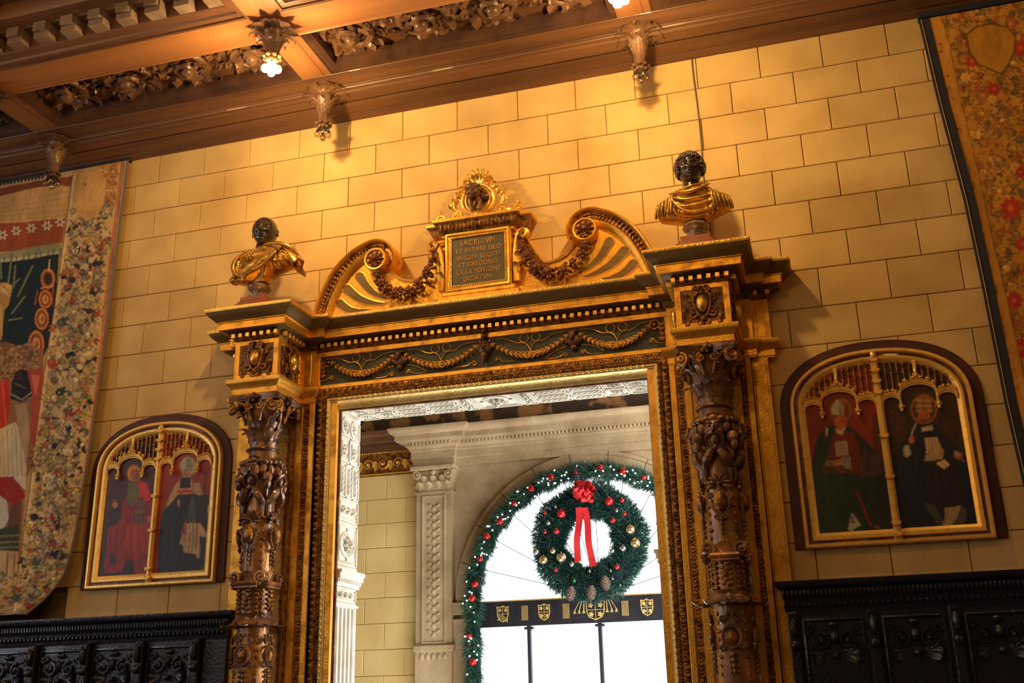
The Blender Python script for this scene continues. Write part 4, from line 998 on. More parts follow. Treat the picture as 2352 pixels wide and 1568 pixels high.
for q in range(4):
    a0 = pi/4+q*pi/2
    for t in (-.06,.06): pts.append((.265*cos(a0+t), .265*sin(a0+t)))
    for k in range(1,6):
        t = k/6; a = a0+.06+(pi/2-.12)*t; rr_ = .265-.095*sin(pi*t)**.8*1.0; pts.append((rr_*cos(a), rr_*sin(a)))
def slab(b, pts, z0, z1, s0=1., s1=1.):
    n = len(pts); b.add([(x*s0,y*s0,z0) for x,y in pts]+[(x*s1,y*s1,z1) for x,y in pts], [list(range(n))[::-1], [n+i for i in range(n)]]+[[i,(i+1)%n,n+(i+1)%n,n+i] for i in range(n)])
slab(b, pts, 3.612, 3.628, .93, .95); slab(b, pts, 3.628, 3.652, .97, 1.0); sub('abacus', b, 'bronze', ang=None)
lf = MB(); lf.leaf(.17,.125,.42,4,10,.008); lfm = mesh('acanthus_leaf', lf, 'bronze')
lf2 = MB(); lf2.leaf(.21,.12,.40,4,10,.008); lf2m = mesh('acanthus_leaf', lf2, 'bronze')
for k in range(8):
    o = put('acanthus_leaf', lfm, shaft, rotz=k*pi/4, world=False); o.location = (.094*sin(k*pi/4), -.094*cos(k*pi/4), 3.300)
    o = put('acanthus_leaf', lf2m, shaft, rotz=k*pi/4+pi/8, world=False); a = k*pi/4+pi/8; o.location = (.096*sin(a), -.096*cos(a), 3.375)
vb = MB(); vb.spiral((0,0,0), .042, 1.7, .014, 1, start=pi/2, depth=1.5); vb.tube(catmull([(0,.0,.042),(-.05,.03,.03),(-.085,.06,-.02),(-.10,.08,-.09)],5), .013, 6); vme = mesh('volute', vb, 'golda')
vb = MB(); vb.spiral((0,0,0), .042, 1.7, .014, -1, start=pi/2, depth=1.5); vb.tube(catmull([(0,.0,.042),(.05,.03,.03),(.085,.06,-.02),(.10,.08,-.09)],5), .013, 6); vme2 = mesh('volute', vb, 'golda')
vi = MB()
for s in (-1,1): vi.spiral((s*.040,0,0), .030, 1.5, .011, -s, start=pi/2, depth=1.4); 
vim = mesh('inner_volutes', vi, 'golda')
fb = MB(); fb.flower((0,0,0), .038, 5, .7, .4); fb.blob((0,-.015,0), .02); fbm = mesh('abacus_flower', fb, 'bronze')
for q in range(4):
    a = ANG[q]; 
    for s, me_ in ((1,vme),(-1,vme2)):
        Rz = Matrix.Rotation(a,3,'Z'); p = Rz @ Vector((s*.150,-.172,3.568)); o = put('volute', me_, shaft, p, a+s*.35, world=False)
    p = Matrix.Rotation(a,3,'Z') @ Vector((0,-.150,3.580)); put('inner_volutes', vim, shaft, p, a, world=False)
    p = Matrix.Rotation(a,3,'Z') @ Vector((0,-.185,3.632)); put('abacus_flower', fbm, shaft, p, a, world=False)
# carved figures on the shaft, one of each kind repeated round it
def orn(name, m, fn, angs=(0,1,2), **kw):
    b = MB(); fn(b); me = mesh(name, b, m)
    for q in angs:
        o = put(name, me, shaft, (0,0,0), ANG[q], world=False)
        for k_, v_ in kw.items(): o[k_] = v_
def mk_mask(b):
    b.M = F4(0,.098,3.13)
    b.blob((0,-.030,.0), (.058,.040,.060), None, 14, 10); b.blob((0,-.040,-.065), (.030,.026,.045), None, 10, 8)
    for s in (-1,1):
        b.blob((s*.022,-.066,.018), (.013,.008,.009), None, 8, 6); b.blob((s*.024,-.062,.036), (.022,.012,.010), Matrix.Rotation(-s*.35,3,'Y'), 8, 6)
        b.blob((s*.034,-.050,-.018), (.024,.020,.020), None, 8, 6); b.blob((s*.066,-.012,.005), (.028,.022,.044), Matrix.Rotation(s*.5,3,'Y'), 8, 6)
        b.tube(catmull([(s*.008,-.072,-.022),(s*.040,-.060,-.040),(s*.052,-.040,-.085),(s*.030,-.03,-.115)],5), [.012]*8+[.007]*8, 6)
        b.blob((s*.045,-.025,.065), (.030,.020,.020)); b.blob((s*.085,-.01,.060), (.022,.018,.020))
    b.blob((0,-.078,.002), (.012,.016,.022), None, 8, 6); b.blob((0,-.030,.072), (.030,.022,.024)); b.blob((0,-.055,-.115), (.014,.012,.02))
    for k in range(5): b.M = F4(0,.098,3.18) @ Matrix.Rotation((k-2)*.5,4,'Y'); b.leaf(.075,.042,.4,3,6,.008)
orn('lion_mask', 'bronze', mk_mask)
def mk_ear(b):
    b.M = F4(pi/4,.100,3.08)
    b.blob((0,-.040,.0), (.036,.045,.042), None, 10, 8); b.blob((.0,-.055,-.04), (.024,.026,.04), None, 8, 6); b.blob((0,-.03,-.09), (.016,.018,.05), None, 8, 6)
orn('drapery_knot', 'bronze', mk_ear, (0,1,2,3))
def mk_swag(b):
    b.M = F4(0,.100,0)
    for s in (-1,1): b.tube(catmull([(0,-.026,3.03),(s*.035,-.034,2.985),(s*.066,-.018,2.935),(s*.078,.02,2.90)],5), [.016,.018,.020,.022,.024,.026,.027,.028,.028,.027,.026,.024,.022,.020,.018,.016], 8)
    for s in (-1,1): b.tube([(s*.072,.010,2.93),(s*.074,.005,2.86),(s*.070,.008,2.82)], [.020,.016,.010], 6)
orn('drapery_swag', 'bronze', mk_swag)
def mk_bow(b):
    b.M = F4(0,.100,2.80)
    for k in range(6): 
        a = (k-2.5)*.62; b.blob((.040*sin(a),-.016,.010+.034*cos(a)*.8), (.012,.014,.032), Matrix.Rotation(a,3,'Y'), 7, 6)
    b.blob((0,-.03,.0), .014)
    for s in (-1,1): b.blob((s*.045,-.012,-.012), (.028,.014,.014), Matrix.Rotation(s*.4,3,'Y'), 7, 6)
orn('leaf_knot', 'bronze', mk_bow)
def mk_boss(b):
    b.M = F4(0,.098,2.70); b.blob((0,-.030,.0), (.038,.036,.060), None, 14, 10)
orn('oval_boss', 'golda', mk_boss)
def mk_bossf(b):
    b.M = F4(0,.100,2.70)
    for s in (-1,1):
        b.spiral((s*.050,-.02,.030), .022, 1.2, .009, s, start=-pi/2, n=12); b.tube(catmull([(s*.05,-.02,.01),(s*.046,-.02,-.04),(s*.022,-.02,-.075)],4), .009, 6)
        b.spiral((s*.026,-.018,-.092), .018, 1.2, .008, s, start=0, n=10)
    for k in range(4): b.blob((0,-.018,-.105-.028*k), (.015-.002*k,.016,.014), None, 8, 6)
orn('boss_frame', 'bronze', mk_bossf)
def mk_bar(b):
    b.M = F4(0,.100,2.405)
    b.tube([(-.085,-.022,-.020),(.085,-.022,-.020)], .017, 8, flat=1.4); b.tube([(-.08,-.030,-.044),(.08,-.030,-.044)], .010, 6)
    for s in (-1,1): b.spiral((s*.098,-.012,.018), .044, 1.5, .012, -s, start=-pi/2, n=20, depth=1.4)
    for k in range(3): b.M = F4(0,.102,2.40) @ Matrix.Rotation((k-1)*.35,4,'Y'); b.leaf(.09,.04,.2,2,6,.008)
orn('scroll_bracket', 'column', mk_bar)
def mk_drops(b):
    rr = random.Random(2)
    for s in (-1,1):
        for k in range(7): b.M = F4(s*.62,.102,2.345-.028*k); b.blob((0,-.008,0), (.014+.004*(k%2),.013,.013), None, 7, 5)
    for k in range(5): b.M = F4(0,.102,2.34-.030*k); b.blob((rr.uniform(-.008,.008),-.010,0), (.020-.002*k,.014,.014), None, 7, 5); b.blob((.024,-.006,.006), (.012,.01,.01), None, 6, 5); b.blob((-.024,-.006,.006), (.012,.01,.01), None, 6, 5)
orn('fruit_drop', 'golda', mk_drops)
lc = MB(); lc.leaf(.11,.085,.55,4,8,.010); lcm = mesh('collar_leaf', lc, 'bronze')
for k in range(10):
    a = k*pi/5; o = put('collar_leaf', lcm, shaft, (.112*sin(a),-.112*cos(a),2.16), a, world=False); o.rotation_euler = (pi+.45,0,a+pi); o.scale = (1.25,1.2,1.2)
    o.location = (.115*sin(a),-.115*cos(a),2.185)
b = MB(); b.lathe([(.10,2.10),(.118,2.115),(.122,2.14),(.118,2.175),(.125,2.19),(.10,2.20)], n=30, wob=lambda t,z: 1+.03*sin(10*t)); sub('leaf_collar', b, 'bronze')
def mk_cart(b):
    b.M = F4(0,.102,1.93)
    b.tube([(.052*cos(a*pi/9),-.022,.060*sin(a*pi/9)) for a in range(18)], .011, 6, closed=True)
    for s in (-1,1):
        b.spiral((s*.040,-.016,.098), .022, 1.3, .009, s, start=-pi/2, n=12); b.spiral((s*.060,-.014,-.060), .022, 1.3, .009, s, start=pi/2, n=12)
        b.blob((s*.018,-.02,.125), (.012,.012,.012))
    for k in range(4): b.blob((0,-.018,-.095-.030*k), (.020-.003*k,.016,.014), None, 8, 6); b.blob((.022,-.012,-.10-.03*k), .009, None, 6, 5); b.blob((-.022,-.012,-.10-.03*k), .009, None, 6, 5)
orn('cartouche', 'bronze', mk_cart)
def mk_cb(b): b.M = F4(0,.100,1.93); b.blob((0,-.022,0), (.034,.026,.042), None, 12, 8)
orn('cartouche_boss', 'golda', mk_cb)
def mk_beads(b):
    for q in range(4):
        for k in range(34):
            z = 1.68+k*.0475
            if z > 3.24 or 2.08 < z < 2.22 or 2.36 < z < 2.46: continue
            b.M = F4(pi/4+q*pi/2,.101,z); b.blob((0,-.005,0), (.010,.010,.014), None, 6, 5)
            if k % 3 == 0: b.blob((0,-.010,.0), (.020,.010,.012), None, 6, 5)
orn('bead_string', 'golda', mk_beads, (0,), kind='stuff')
bpy.data.objects.remove(C0)
shaft.parent = portal; shaft.matrix_parent_inverse = Matrix.Translation((-A,0,0)); shaft.location = (A-CXc, CYc, 0)
shaft['label'] = 'left carved column'
sh2 = copy_tree(shaft, portal); sh2.location = (A+CXc, CYc, 0); sh2['label'] = 'right carved column'
# ================================================================ THINGS
# ---------------------------------------------------------------- busts on the ends of the entablature
def head(b, c, r, yaw, kind):
    "modelled head: ellipsoid displaced by features; looks to -Y turned by yaw"
    R = Matrix.Rotation(yaw, 3, 'Z'); nu, nv = 80, 64; vs = []; rr = random.Random(4)
    def g(dx, dz, sx, sz): return math.exp(-(dx/sx)**2-(dz/sz)**2)
    for i in range(nv+1):
        t = pi*i/nv
        for j in range(nu):
            a = 2*pi*j/nu; x, y, z = sin(t)*cos(a), sin(t)*sin(a), cos(t)
            fw = max(0, -y)**.6 if y < 0 else 0
            jaw = max(0, -z); x2 = x*(1-(.24 if kind == 'curly' else .20)*jaw**1.2)*(1 if kind == 'curly' else 1.04); y2 = y - .34*fw*max(0, jaw-.35) ; d = 0; ax = abs(x)
            if y < 0:
                d += .30*g(x, z+.16, .095, .13)*1.0 + .16*g(x, z-.02, .07, .14) + .11*g(ax-.13, z+.24, .06, .055)
                d -= .20*g(ax-.30, z-.04, .14, .085) + .05*g(x, z+.34, .05, .06)
                d += .10*g(ax-.30, z-.03, .085, .045) + .085*g(ax-.28, z-.19, .20, .05)
                d += .15*g(x, z+.43, .19, .042) + .14*g(x, z+.56, .16, .05) - .12*g(x, z+.495, .19, .022)
                d += .16*g(x, z+.78, .20, .12) + .07*g(ax-.48, z+.14, .16, .14) - .07*g(ax-.34, z+.42, .12, .14) - .08*g(x, z+.66, .2, .04)
                d *= min(1, fw*1.3)
            if kind == 'curly' and ((z > .36 and y < 0) or (y >= 0 and z > -.4)): d += .03
            vs.append(Vector(c) + R @ Vector((x2*r[0], y2*r[1] - d*r[1]*(1 if y < 0 else -.5), z*r[2])))
    fs = [[i*nu+j, i*nu+(j+1)%nu, (i+1)*nu+(j+1)%nu, (i+1)*nu+j] for i in range(nv) for j in range(nu)]
    b.add(vs, fs)
    for s in (-1,1):
        q = Vector(c) + R @ Vector((s*r[0]*.98, r[1]*.10, -r[2]*.08))
        b.tube([q + R @ Vector((s*.004, .012*cos(a*pi/6), .022*sin(a*pi/6)*1.1)) for a in range(12)], .0038, 6, closed=True); b.blob(q, (.006,.014,.024), R, 8, 8)
        e = Vector(c) + R @ Vector((s*r[0]*.30, -r[1]*.86, r[2]*.045)); b.blob(e, (.0125,.009,.007), R, 10, 8)
    if kind == 'curly':
        for k in range(420):
            z = 1-2*(k+.5)/420; a = k*2.39996; x, y = sqrt(1-z*z)*cos(a), sqrt(1-z*z)*sin(a)
            hair = (z > .42 and y < -.2) or (y >= -.2 and z > -.35) or (abs(x) > .80 and z > -.4)
            beard = y < .2 and z < -.42 and not (abs(x) < .25 and -.66 < z < -.3)
            if not (hair or beard): continue
            k1 = 1.06 if hair else .97; jaw = max(0,-z); fw = max(0,-y)**.6 if y < 0 else 0
            q = Vector(c) + R @ Vector((x*(1-.24*jaw**1.2)*r[0]*k1, (y-.34*fw*max(0,jaw-.35))*r[1]*k1, z*r[2]*k1))
            b.blob(q, (.0125 if hair else .0050)*rr.uniform(.85,1.25), None, 7, 5)
    else:
        pass
def torso(rows, depth, folds, cy, cx):
    zs = [r[0] for r in rows]; NR, NC = 110, 110; vs = []
    for i in range(NR):
        z = zs[0]+(zs[-1]-zs[0])*i/(NR-1); xl = np.interp(z, zs, [r[1] for r in rows]); xr = np.interp(z, zs, [r[2] for r in rows]); dp = np.interp(z, zs, depth)
        for j in range(NC):
            a = 2*pi*j/NC; ca, sa = cos(a), sin(a); m = (xl+xr)/2; h = (xr-xl)/2
            x = m+h*math.copysign(abs(ca)**.85, ca); y = dp*math.copysign(abs(sa)**.8, sa); u = (x-m)/max(h,.01)
            if sa < .3: 
                f = folds(x, z, u); x *= (1+.0*f); y += -f
            vs.append((cx+x, cy+y, z))
    fs = [[i*NC+j, i*NC+(j+1)%NC, (i+1)*NC+(j+1)%NC, (i+1)*NC+j] for i in range(NR-1) for j in range(NC)]+[list(range(NC))[::-1], [(NR-1)*NC+j for j in range(NC)]]
    return vs, fs
def bust(cx, label, kind):
    cy = -.32; t = root('portrait_bust', (cx,cy,4.262), label, 'bust', 'busts on the two ends of the doorway cornice')
    b = MB(); b.box(cx-.128,cx+.128,cy-.10,cy+.10,4.262,4.365,.006); b.box(cx-.112,cx+.112,cy-.088,cy+.088,4.365,4.385,.004); b.box(cx-.098,cx+.098,cy-.078,cy+.078,4.385,4.42,.004); obj('plinth', b, 'redm', t, ang=None)
    b = MB(); b.lathe([(.001,4.42),(.070,4.42),(.074,4.435),(.052,4.452),(.056,4.468),(.082,4.485),(.088,4.502),(.080,4.520),(.055,4.532),(.048,4.548),(.06,4.565),(.001,4.565)], (cx+(.01 if kind == 'bald' else .0),cy), 32); obj('socle', b, 'socle', t)
    if kind == 'bald':
        rows = [(4.535,-.075,.085),(4.55,-.13,.09),(4.575,-.20,.105),(4.60,-.212,.14),(4.635,-.20,.23),(4.66,-.19,.325),(4.70,-.18,.335),(4.74,-.155,.315),(4.775,-.10,.25),(4.80,-.055,.17),(4.82,-.03,.10),(4.832,-.02,.08)]
        dep = [.05,.07,.085,.095,.105,.11,.11,.105,.09,.07,.055,.05]
        def folds(x, z, u):
            sx, sz = x-.20, z-4.80; ph = math.atan2(-sz, -sx); rr0 = math.hypot(sx, sz); q = (z-4.62)-.62*(x+.02)
            w1 = 1/(1+math.exp(q*70)); f = w1*.017*sin(ph*19+.6*sin(rr0*22))*min(1, rr0*7)
            w2 = math.exp(-((x+.145+(z-4.68)*.15)/.035)**2); f += w2*.014*sin((x+.145+(z-4.68)*.15)*230)
            f += (1-w1)*.006*noise.noise(Vector((x*22,z*22,0)))
            return f
        vs, fs = torso(rows, dep, folds, cy, cx); b = MB(); b.add(vs, fs)
        # shoulder cape falling to a point on the right, fold rolls, breast medallion
        def cape(u, v):
            a = u*pi; x = .15+.19*v; z = 4.79-.055*v-.17*v*v*(.25+.75*u)+.03*sin(a)*(1-v); y = -.02-.10*sin(a)*(.6+.4*v)
            return (cx+x+.02*sin(a*2)*v, cy+y, z-.01*sin(a*6)*v)
        b.grid(cape, 16, 14, (0,.012,-.004))
        b.grid(lambda u,v: (cx+.29+.075*u+.01*sin(v*9), cy-.03-.05*sin(pi*u)*(1-v)+.05*v, 4.70-.085*v-.035*u*v-.02*u), 8, 10, (-.012,.014,0))
        b.tube(catmull([(cx-.06,cy-.055,4.80),(cx-.135,cy-.075,4.745),(cx-.165,cy-.085,4.68),(cx-.145,cy-.10,4.61),(cx-.07,cy-.112,4.565)],6), [.004+.013*sin(pi*(i+.5)/25) for i in range(25)], 8)
        b.tube(catmull([(cx+.22,cy-.09,4.775),(cx+.17,cy-.12,4.70),(cx+.10,cy-.13,4.63),(cx-.0,cy-.125,4.585),(cx-.08,cy-.11,4.565)],6), [.003+.012*sin(pi*(i+.5)/25) for i in range(25)], 8)
        b.tube(catmull([(cx+.06,cy-.06,4.825),(cx+.15,cy-.085,4.81),(cx+.24,cy-.085,4.785),(cx+.315,cy-.06,4.735),(cx+.335,cy-.03,4.68)],6), [.004+.014*sin(pi*(i+.5)/25) for i in range(25)], 8)
        b.flower((cx+.205,cy-.115,4.752), .026, 6, .5, .5); b.flower((cx-.02,cy-.118,4.715), .032, 6, .4, .4); b.flower((cx+.09,cy-.105,4.77), .018, 5, .4, .5)
        b.blob((cx-.175,cy-.04,4.57), (.035,.045,.030), Matrix.Rotation(.5,3,'Y')); b.blob((cx-.115,cy-.06,4.553), (.055,.045,.018))
        obj('drapery', b, 'gown', t, ang=65)
        b = MB(); hc = (cx+.036,cy-.012,4.945); head(b, hc, (.092,.102,.116), .22, kind)
        b.tube([(cx+.022,cy-.0,4.78),(cx+.028,cy+.0,4.83),(cx+.036,cy+.01,4.89)], [.066,.060,.062], 16); obj('head', b, 'black', t, ang=60, label='bald dark marble head with a parted mouth')
    else:
        rows = [(4.532,-.065,.085),(4.545,-.10,.10),(4.56,-.15,.135),(4.58,-.225,.18),(4.61,-.245,.245),(4.65,-.23,.24),(4.69,-.205,.215),(4.72,-.16,.18),(4.75,-.09,.13),(4.77,-.062,.085),(4.785,-.05,.07)]
        dep = [.05,.065,.08,.095,.105,.11,.11,.10,.08,.066,.06]
        def folds(x, z, u):
            w = math.exp(-(x/.125)**4); qz = z-1.5*(x-.01)**2; n_ = noise.noise(Vector((x*9,z*14,3)))
            f = w*.011*sin((qz+.012*n_)*150)*(1 if z < 4.715 else .3)
            f += w*(.020*math.exp(-((z-4.728-1.1*x*x)/.012)**2) - .022*math.exp(-((x-.04)/.06)**2-((z-4.70)/.014)**2))
            f += (1-w)*.010*sin(abs(x)*170+z*12+2*n_)
            return f
        vs, fs = torso(rows, dep, folds, cy, cx); b = MB(); b.add(vs, fs)
        for s in (-1,1):
            for k in range(6):
                x = s*(.13+.021*k+.005*sin(k*5)); b.tube(catmull([(cx+x*.93,cy-.075+.008*k,4.735-.009*k),(cx+x,cy-.108+.008*k,4.67-.006*k),(cx+x*1.02+s*.01,cy-.090+.009*k,4.59-.004*abs(k-2))],6), [.003,.006,.008,.009,.010,.010,.011,.011,.011,.011,.010,.009,.006], 7)
        b.tube(catmull([(cx-.15,cy-.075,4.735),(cx-.07,cy-.105,4.722),(cx+.0,cy-.118,4.712),(cx+.08,cy-.108,4.735),(cx+.12,cy-.06,4.775)],6), [.003+.011*sin(pi*(i+.5)/25) for i in range(25)], 8)
        b.tube(catmull([(cx-.145,cy-.09,4.73),(cx-.11,cy-.125,4.64),(cx-.05,cy-.13,4.575),(cx+.05,cy-.125,4.552),(cx+.13,cy-.11,4.58)],6), [.002+.008*sin(pi*(i+.5)/25) for i in range(25)], 8)
        b.tube(catmull([(cx-.11,cy-.075,4.745),(cx+.0,cy-.09,4.762),(cx+.09,cy-.07,4.78)],6), [.002+.008*sin(pi*(i+.5)/13) for i in range(13)], 8)
        obj('drapery', b, 'gown', t, ang=65)
        b = MB(); hc = (cx-.006,cy-.008,4.925); head(b, hc, (.090,.096,.108), .12, kind)
        b.tube([(cx-.006,cy+.005,4.73),(cx-.006,cy+.008,4.79),(cx-.006,cy+.015,4.87)], [.066,.058,.062], 16); obj('head', b, 'black', t, ang=60, label='curly-haired glossy dark marble head')
bust(1.21, 'bald dark marble bust in gilt drapery with a pointed cape, left end of cornice', 'bald')
bust(4.392, 'curly-haired black marble bust in gilt pleated drapery, right end of cornice', 'curly')
# ---------------------------------------------------------------- arched gilt-framed paintings of paired saints
def arch(cx, w_, zb, zs, rise, n=30, e=2.25):
    pts = [(cx-w_,zb),(cx-w_,zs)]
    for k in range(1, n):
        a = pi*(1-k/n); c_, s_ = cos(a), sin(a); pts.append((cx+w_*math.copysign(abs(c_)**(2/e), c_), zs+rise*abs(s_)**(2/e)))
    return pts+[(cx+w_,zs),(cx+w_,zb)]
def altar(cx, w_, zb, ztop, label, paint):
    zs = zb+.855; rise = ztop-zs
    t = root('arched_painting', (cx,0,zb), label, 'painting', 'paired arched paintings flanking the doorway')
    b = MB(); b.prism(arch(cx, w_+.062, zb+.0, zs, rise+.062), -.022, .0, .004); obj('backboard', b, 'maroon', t, ang=None)
    out = arch(cx, w_, zb, zs, rise)
    b = MB(); b.sweep(out, [(0,-.02),(0,-.052),(-.006,-.060),(-.020,-.060),(-.026,-.050),(-.026,-.02)], plane='XZ', closed=True, cap=False); obj('outer_frame', b, 'frame', t)
    inn = arch(cx, w_-.048, zb+.045, zs, rise-.048)
    b = MB(); b.sweep(inn, [(0,-.02),(0,-.046),(-.004,-.050),(-.020,-.050),(-.028,-.044),(-.040,-.040),(-.044,-.034),(-.044,-.02)], plane='XZ', closed=True, cap=False); obj('inner_frame', b, 'frame', t)
    b = MB(); b.prism(arch(cx, w_-.02, zb+.02, zs, rise-.02), -.030, -.02); obj('frame_rebate', b, 'bronze', t, ang=None)
    wi = w_-.048-.044; zi = zb+.089
    # the two painted lights
    for k, s in enumerate((-1,1)):
        xa, xb = (cx-wi, cx-.022) if s < 0 else (cx+.022, cx+wi)
        hh = ztop-.09-zi; nu = int((xb-xa)/.0042); nv = int(hh/.0048)
        def fn(u, v, xa=xa, xb=xb): return np.c_[xa+(xb-xa)*u, np.full_like(u, -.034), zi+hh*v]
        zs_, rs_ = zs, rise-.085
        def keep(c): 
            d = np.abs((c[:,0]-cx)/wi).clip(0,1)**2.25; return c[:,2] < zs_+rs_*(1-d)**(1/2.25)
        P_ = Picture(fn, nu, nv, keep); paint[k](P_); P_.build('painted_panel', 'paint', t, label=paint[k+2])
    # centre mullion with little buttress caps
    b = MB(); b.box(cx-.022,cx+.022,-.058,-.03,zb+.02,ztop-.055,.006); b.box(cx-.012,cx+.012,-.068,-.05,zb+.03,ztop-.06,.004)
    for z in (zb+.05, zb+.115, zb+.12+.27, zb+.12+.52, zs+.06, zs+.13, zs+.20, zs+.27):
        if z < ztop-.07: b.box(cx-.028,cx+.028,-.074,-.04,z,z+.014,.004); b.box(cx-.020,cx+.020,-.080,-.04,z-.012,z,.003)
    b.blob((cx,-.055,ztop-.045), (.020,.018,.030)); obj('centre_mullion', b, 'frame', t)
    # tracery: three-lobed arches, crockets, hanging bosses and a row of little lancets
    for s in (-1,1):
        x0, x1 = (cx-wi-.005, cx-.02) if s < 0 else (cx+.02, cx+wi+.005); W = x1-x0; z0 = zs-.005
        b = MB(); y = -.050
        ks = [(0,.24,.048),(.24,.74,.078),(.74,1,.048)]
        pts_all = []
        for (a0,a1,h) in ks:
            aa, bb_ = x0+W*a0, x0+W*a1; c_, r_ = (aa+bb_)/2, (bb_-aa)/2; pts = [(c_-r_*cos(pi*i/14), y, z0+ (.035 if a0 == .24 else 0) + h*sin(pi*i/14)**.8) for i in range(15)]
            for (yy, rad, dz) in ((y,.0085,0),(y-.008,.005,.010),(y+.005,.006,-.012)): b.tube([(p[0],yy,p[2]+dz) for p in pts], rad, 6)
            pts_all.append(pts)
        for xx in (x0+W*.24, x0+W*.74):
            b.tube([(xx,y,z0+.05),(xx,y,z0-.02)], .008, 6); b.flower((xx,y-.008,z0-.034), .021, 5, .8, .5); b.blob((xx,y-.01,z0-.056), (.010,.010,.012))
        for pts in pts_all:
            n = len(pts)
            for i in range(2, n-1, 2):
                p = pts[i]; big = n > 0 and pts is pts_all[1]
                q = .019 if big else .013
                b.flower((p[0]+(random.random()-.5)*.006, y-.006, p[2]+.026), q, 5, .8, .4, twist=i); b.blob((p[0],y,p[2]+.014), (.006,.006,.012))
        mid = x0+W*.49; b.flower((mid,y-.01,z0+.150), .024, 5, .8, .4); b.blob((mid,y-.008,z0+.180), (.012,.012,.018)); b.box(mid-.010,mid+.010,y-.006,y+.01,z0+.13,z0+.25)
        obj('arch_tracery', b, 'frame', t)
        b = MB(); n = 12
        for i in range(1, n):
            xx = x0+W*i/n; d = min(1, abs((xx-cx)/wi))**2.25; zt = zs+(rise-.085)*(1-d)**(1/2.25); 
            u = (xx-x0)/W; zb_ = z0+.085+ (.075*sin(pi*(u-.24)/.5)**.8 if .24 < u < .74 else 0)
            if zt-zb_ > .02: b.box(xx-.0045,xx+.0045,y+.004,y+.014,zb_,zt)
            if zt-zb_ > .06:
                b.tube([(xx+W/n*.5-W/n*.5*cos(pi*j/6),y+.006,zt-.03-.0+.018*sin(pi*j/6)) for j in range(7)], .004, 5)
                b.tube([(xx+W/n*.5-W/n*.5*cos(pi*j/6),y+.006,(zt+zb_)/2+.012*sin(pi*j/6)) for j in range(7)], .003, 5)
        obj('lancet_tracery', b, 'golda', t)
    return t
def sc(x0, y0, f): return lambda *p: [(x0+p[i]/f, y0+p[i+1]/f) for i in range(0, len(p), 2)]
Lc = sc(200,950,3.734); Rc = sc(1780,760,2.449)
def E_(P, c, x, y, rx, ry, col, f, **k): (cx, cy), = c(x, y); P.ell(cx, cy, rx/f, ry/f, col, **k)
def paintL1(P):
    P._set(slice(None), (66,34,22)); e = lambda *a, **k: E_(P, Lc, *a, f=3.734, **k)
    P.poly(Lc(100,1200,600,1200,600,1500,100,1500), (44,26,34))
    P.poly(Lc(300,760,345,700,440,600,452,565,520,600,548,700,565,800,565,950,540,1385,410,1390,395,1260,335,1240,300,1355,150,1375,138,1290,165,1190,175,990,290,900), (142,26,16))
    P.poly(Lc(440,575,515,600,545,740,470,760,440,700), (212,48,24)); P.poly(Lc(335,960,540,950,520,1200,400,1250,330,1160), (168,42,18))
    for i, x in enumerate((215,260,330,380,440,490)): P.line(Lc(x,980,x-20+8*i,1150,x-30+12*i,1330), 2.2, (88,14,14), .8); P.line(Lc(x+18,980,x-2+8*i,1150), 1.6, (190,60,28), .6)
    e(405,512,66,76,(206,132,36)); e(405,512,66,76,(150,88,24),ring=.86); e(412,522,44,52,(150,78,42)); e(400,515,26,30,(176,98,58))
    P.poly(Lc(358,585,440,590,446,700,402,792,338,782,346,670), (98,92,68))
    for x in (360,385,410,430): P.line(Lc(x,600,x-10,770), 1.4, (128,122,92), .7)
    P.line(Lc(385,520,402,520), 1.5, (60,28,20)); P.line(Lc(415,520,432,522), 1.5, (60,28,20)); P.line(Lc(408,525,404,548), 1.4, (110,56,34))
    P.poly(Lc(210,790,280,770,300,840,260,950,180,960), (52,24,26)); e(240,780,24,26,(188,112,78)); P.line(Lc(232,760,225,735), 2, (188,112,78)); P.line(Lc(245,760,248,735), 2, (188,112,78))
    P.poly(Lc(392,945,398,845,420,800,448,796,448,740,490,738,492,800,502,830,500,950), (92,80,66)); P.poly(Lc(445,745,470,700,492,745), (70,60,54))
    for x in (408,428,462,482): P.line(Lc(x,850,x,930), 2.0, (44,36,36))
    P.line(Lc(398,845,500,835), 1.6, (140,124,98)); e(534,902,16,24,(190,112,80)); P.poly(Lc(180,1205,230,1190,250,1280,200,1300), (40,30,50)); P.poly(Lc(300,1385,340,1260,395,1290,400,1400), (42,30,44))
    for i in range(26): x, y = 190+i*13, 1000+random.random()*120; P.line(Lc(x,y,x-14+random.random()*20,y+60+random.random()*170), 1.5, random.choice([(96,14,14),(196,56,28),(118,18,16)]), .45)
    for i in range(10): x = 350+i*18; P.line(Lc(x,800,x-12+i*3,940), 1.5, random.choice([(96,14,14),(188,50,28)]), .5)
    P.speck(.12, 1)
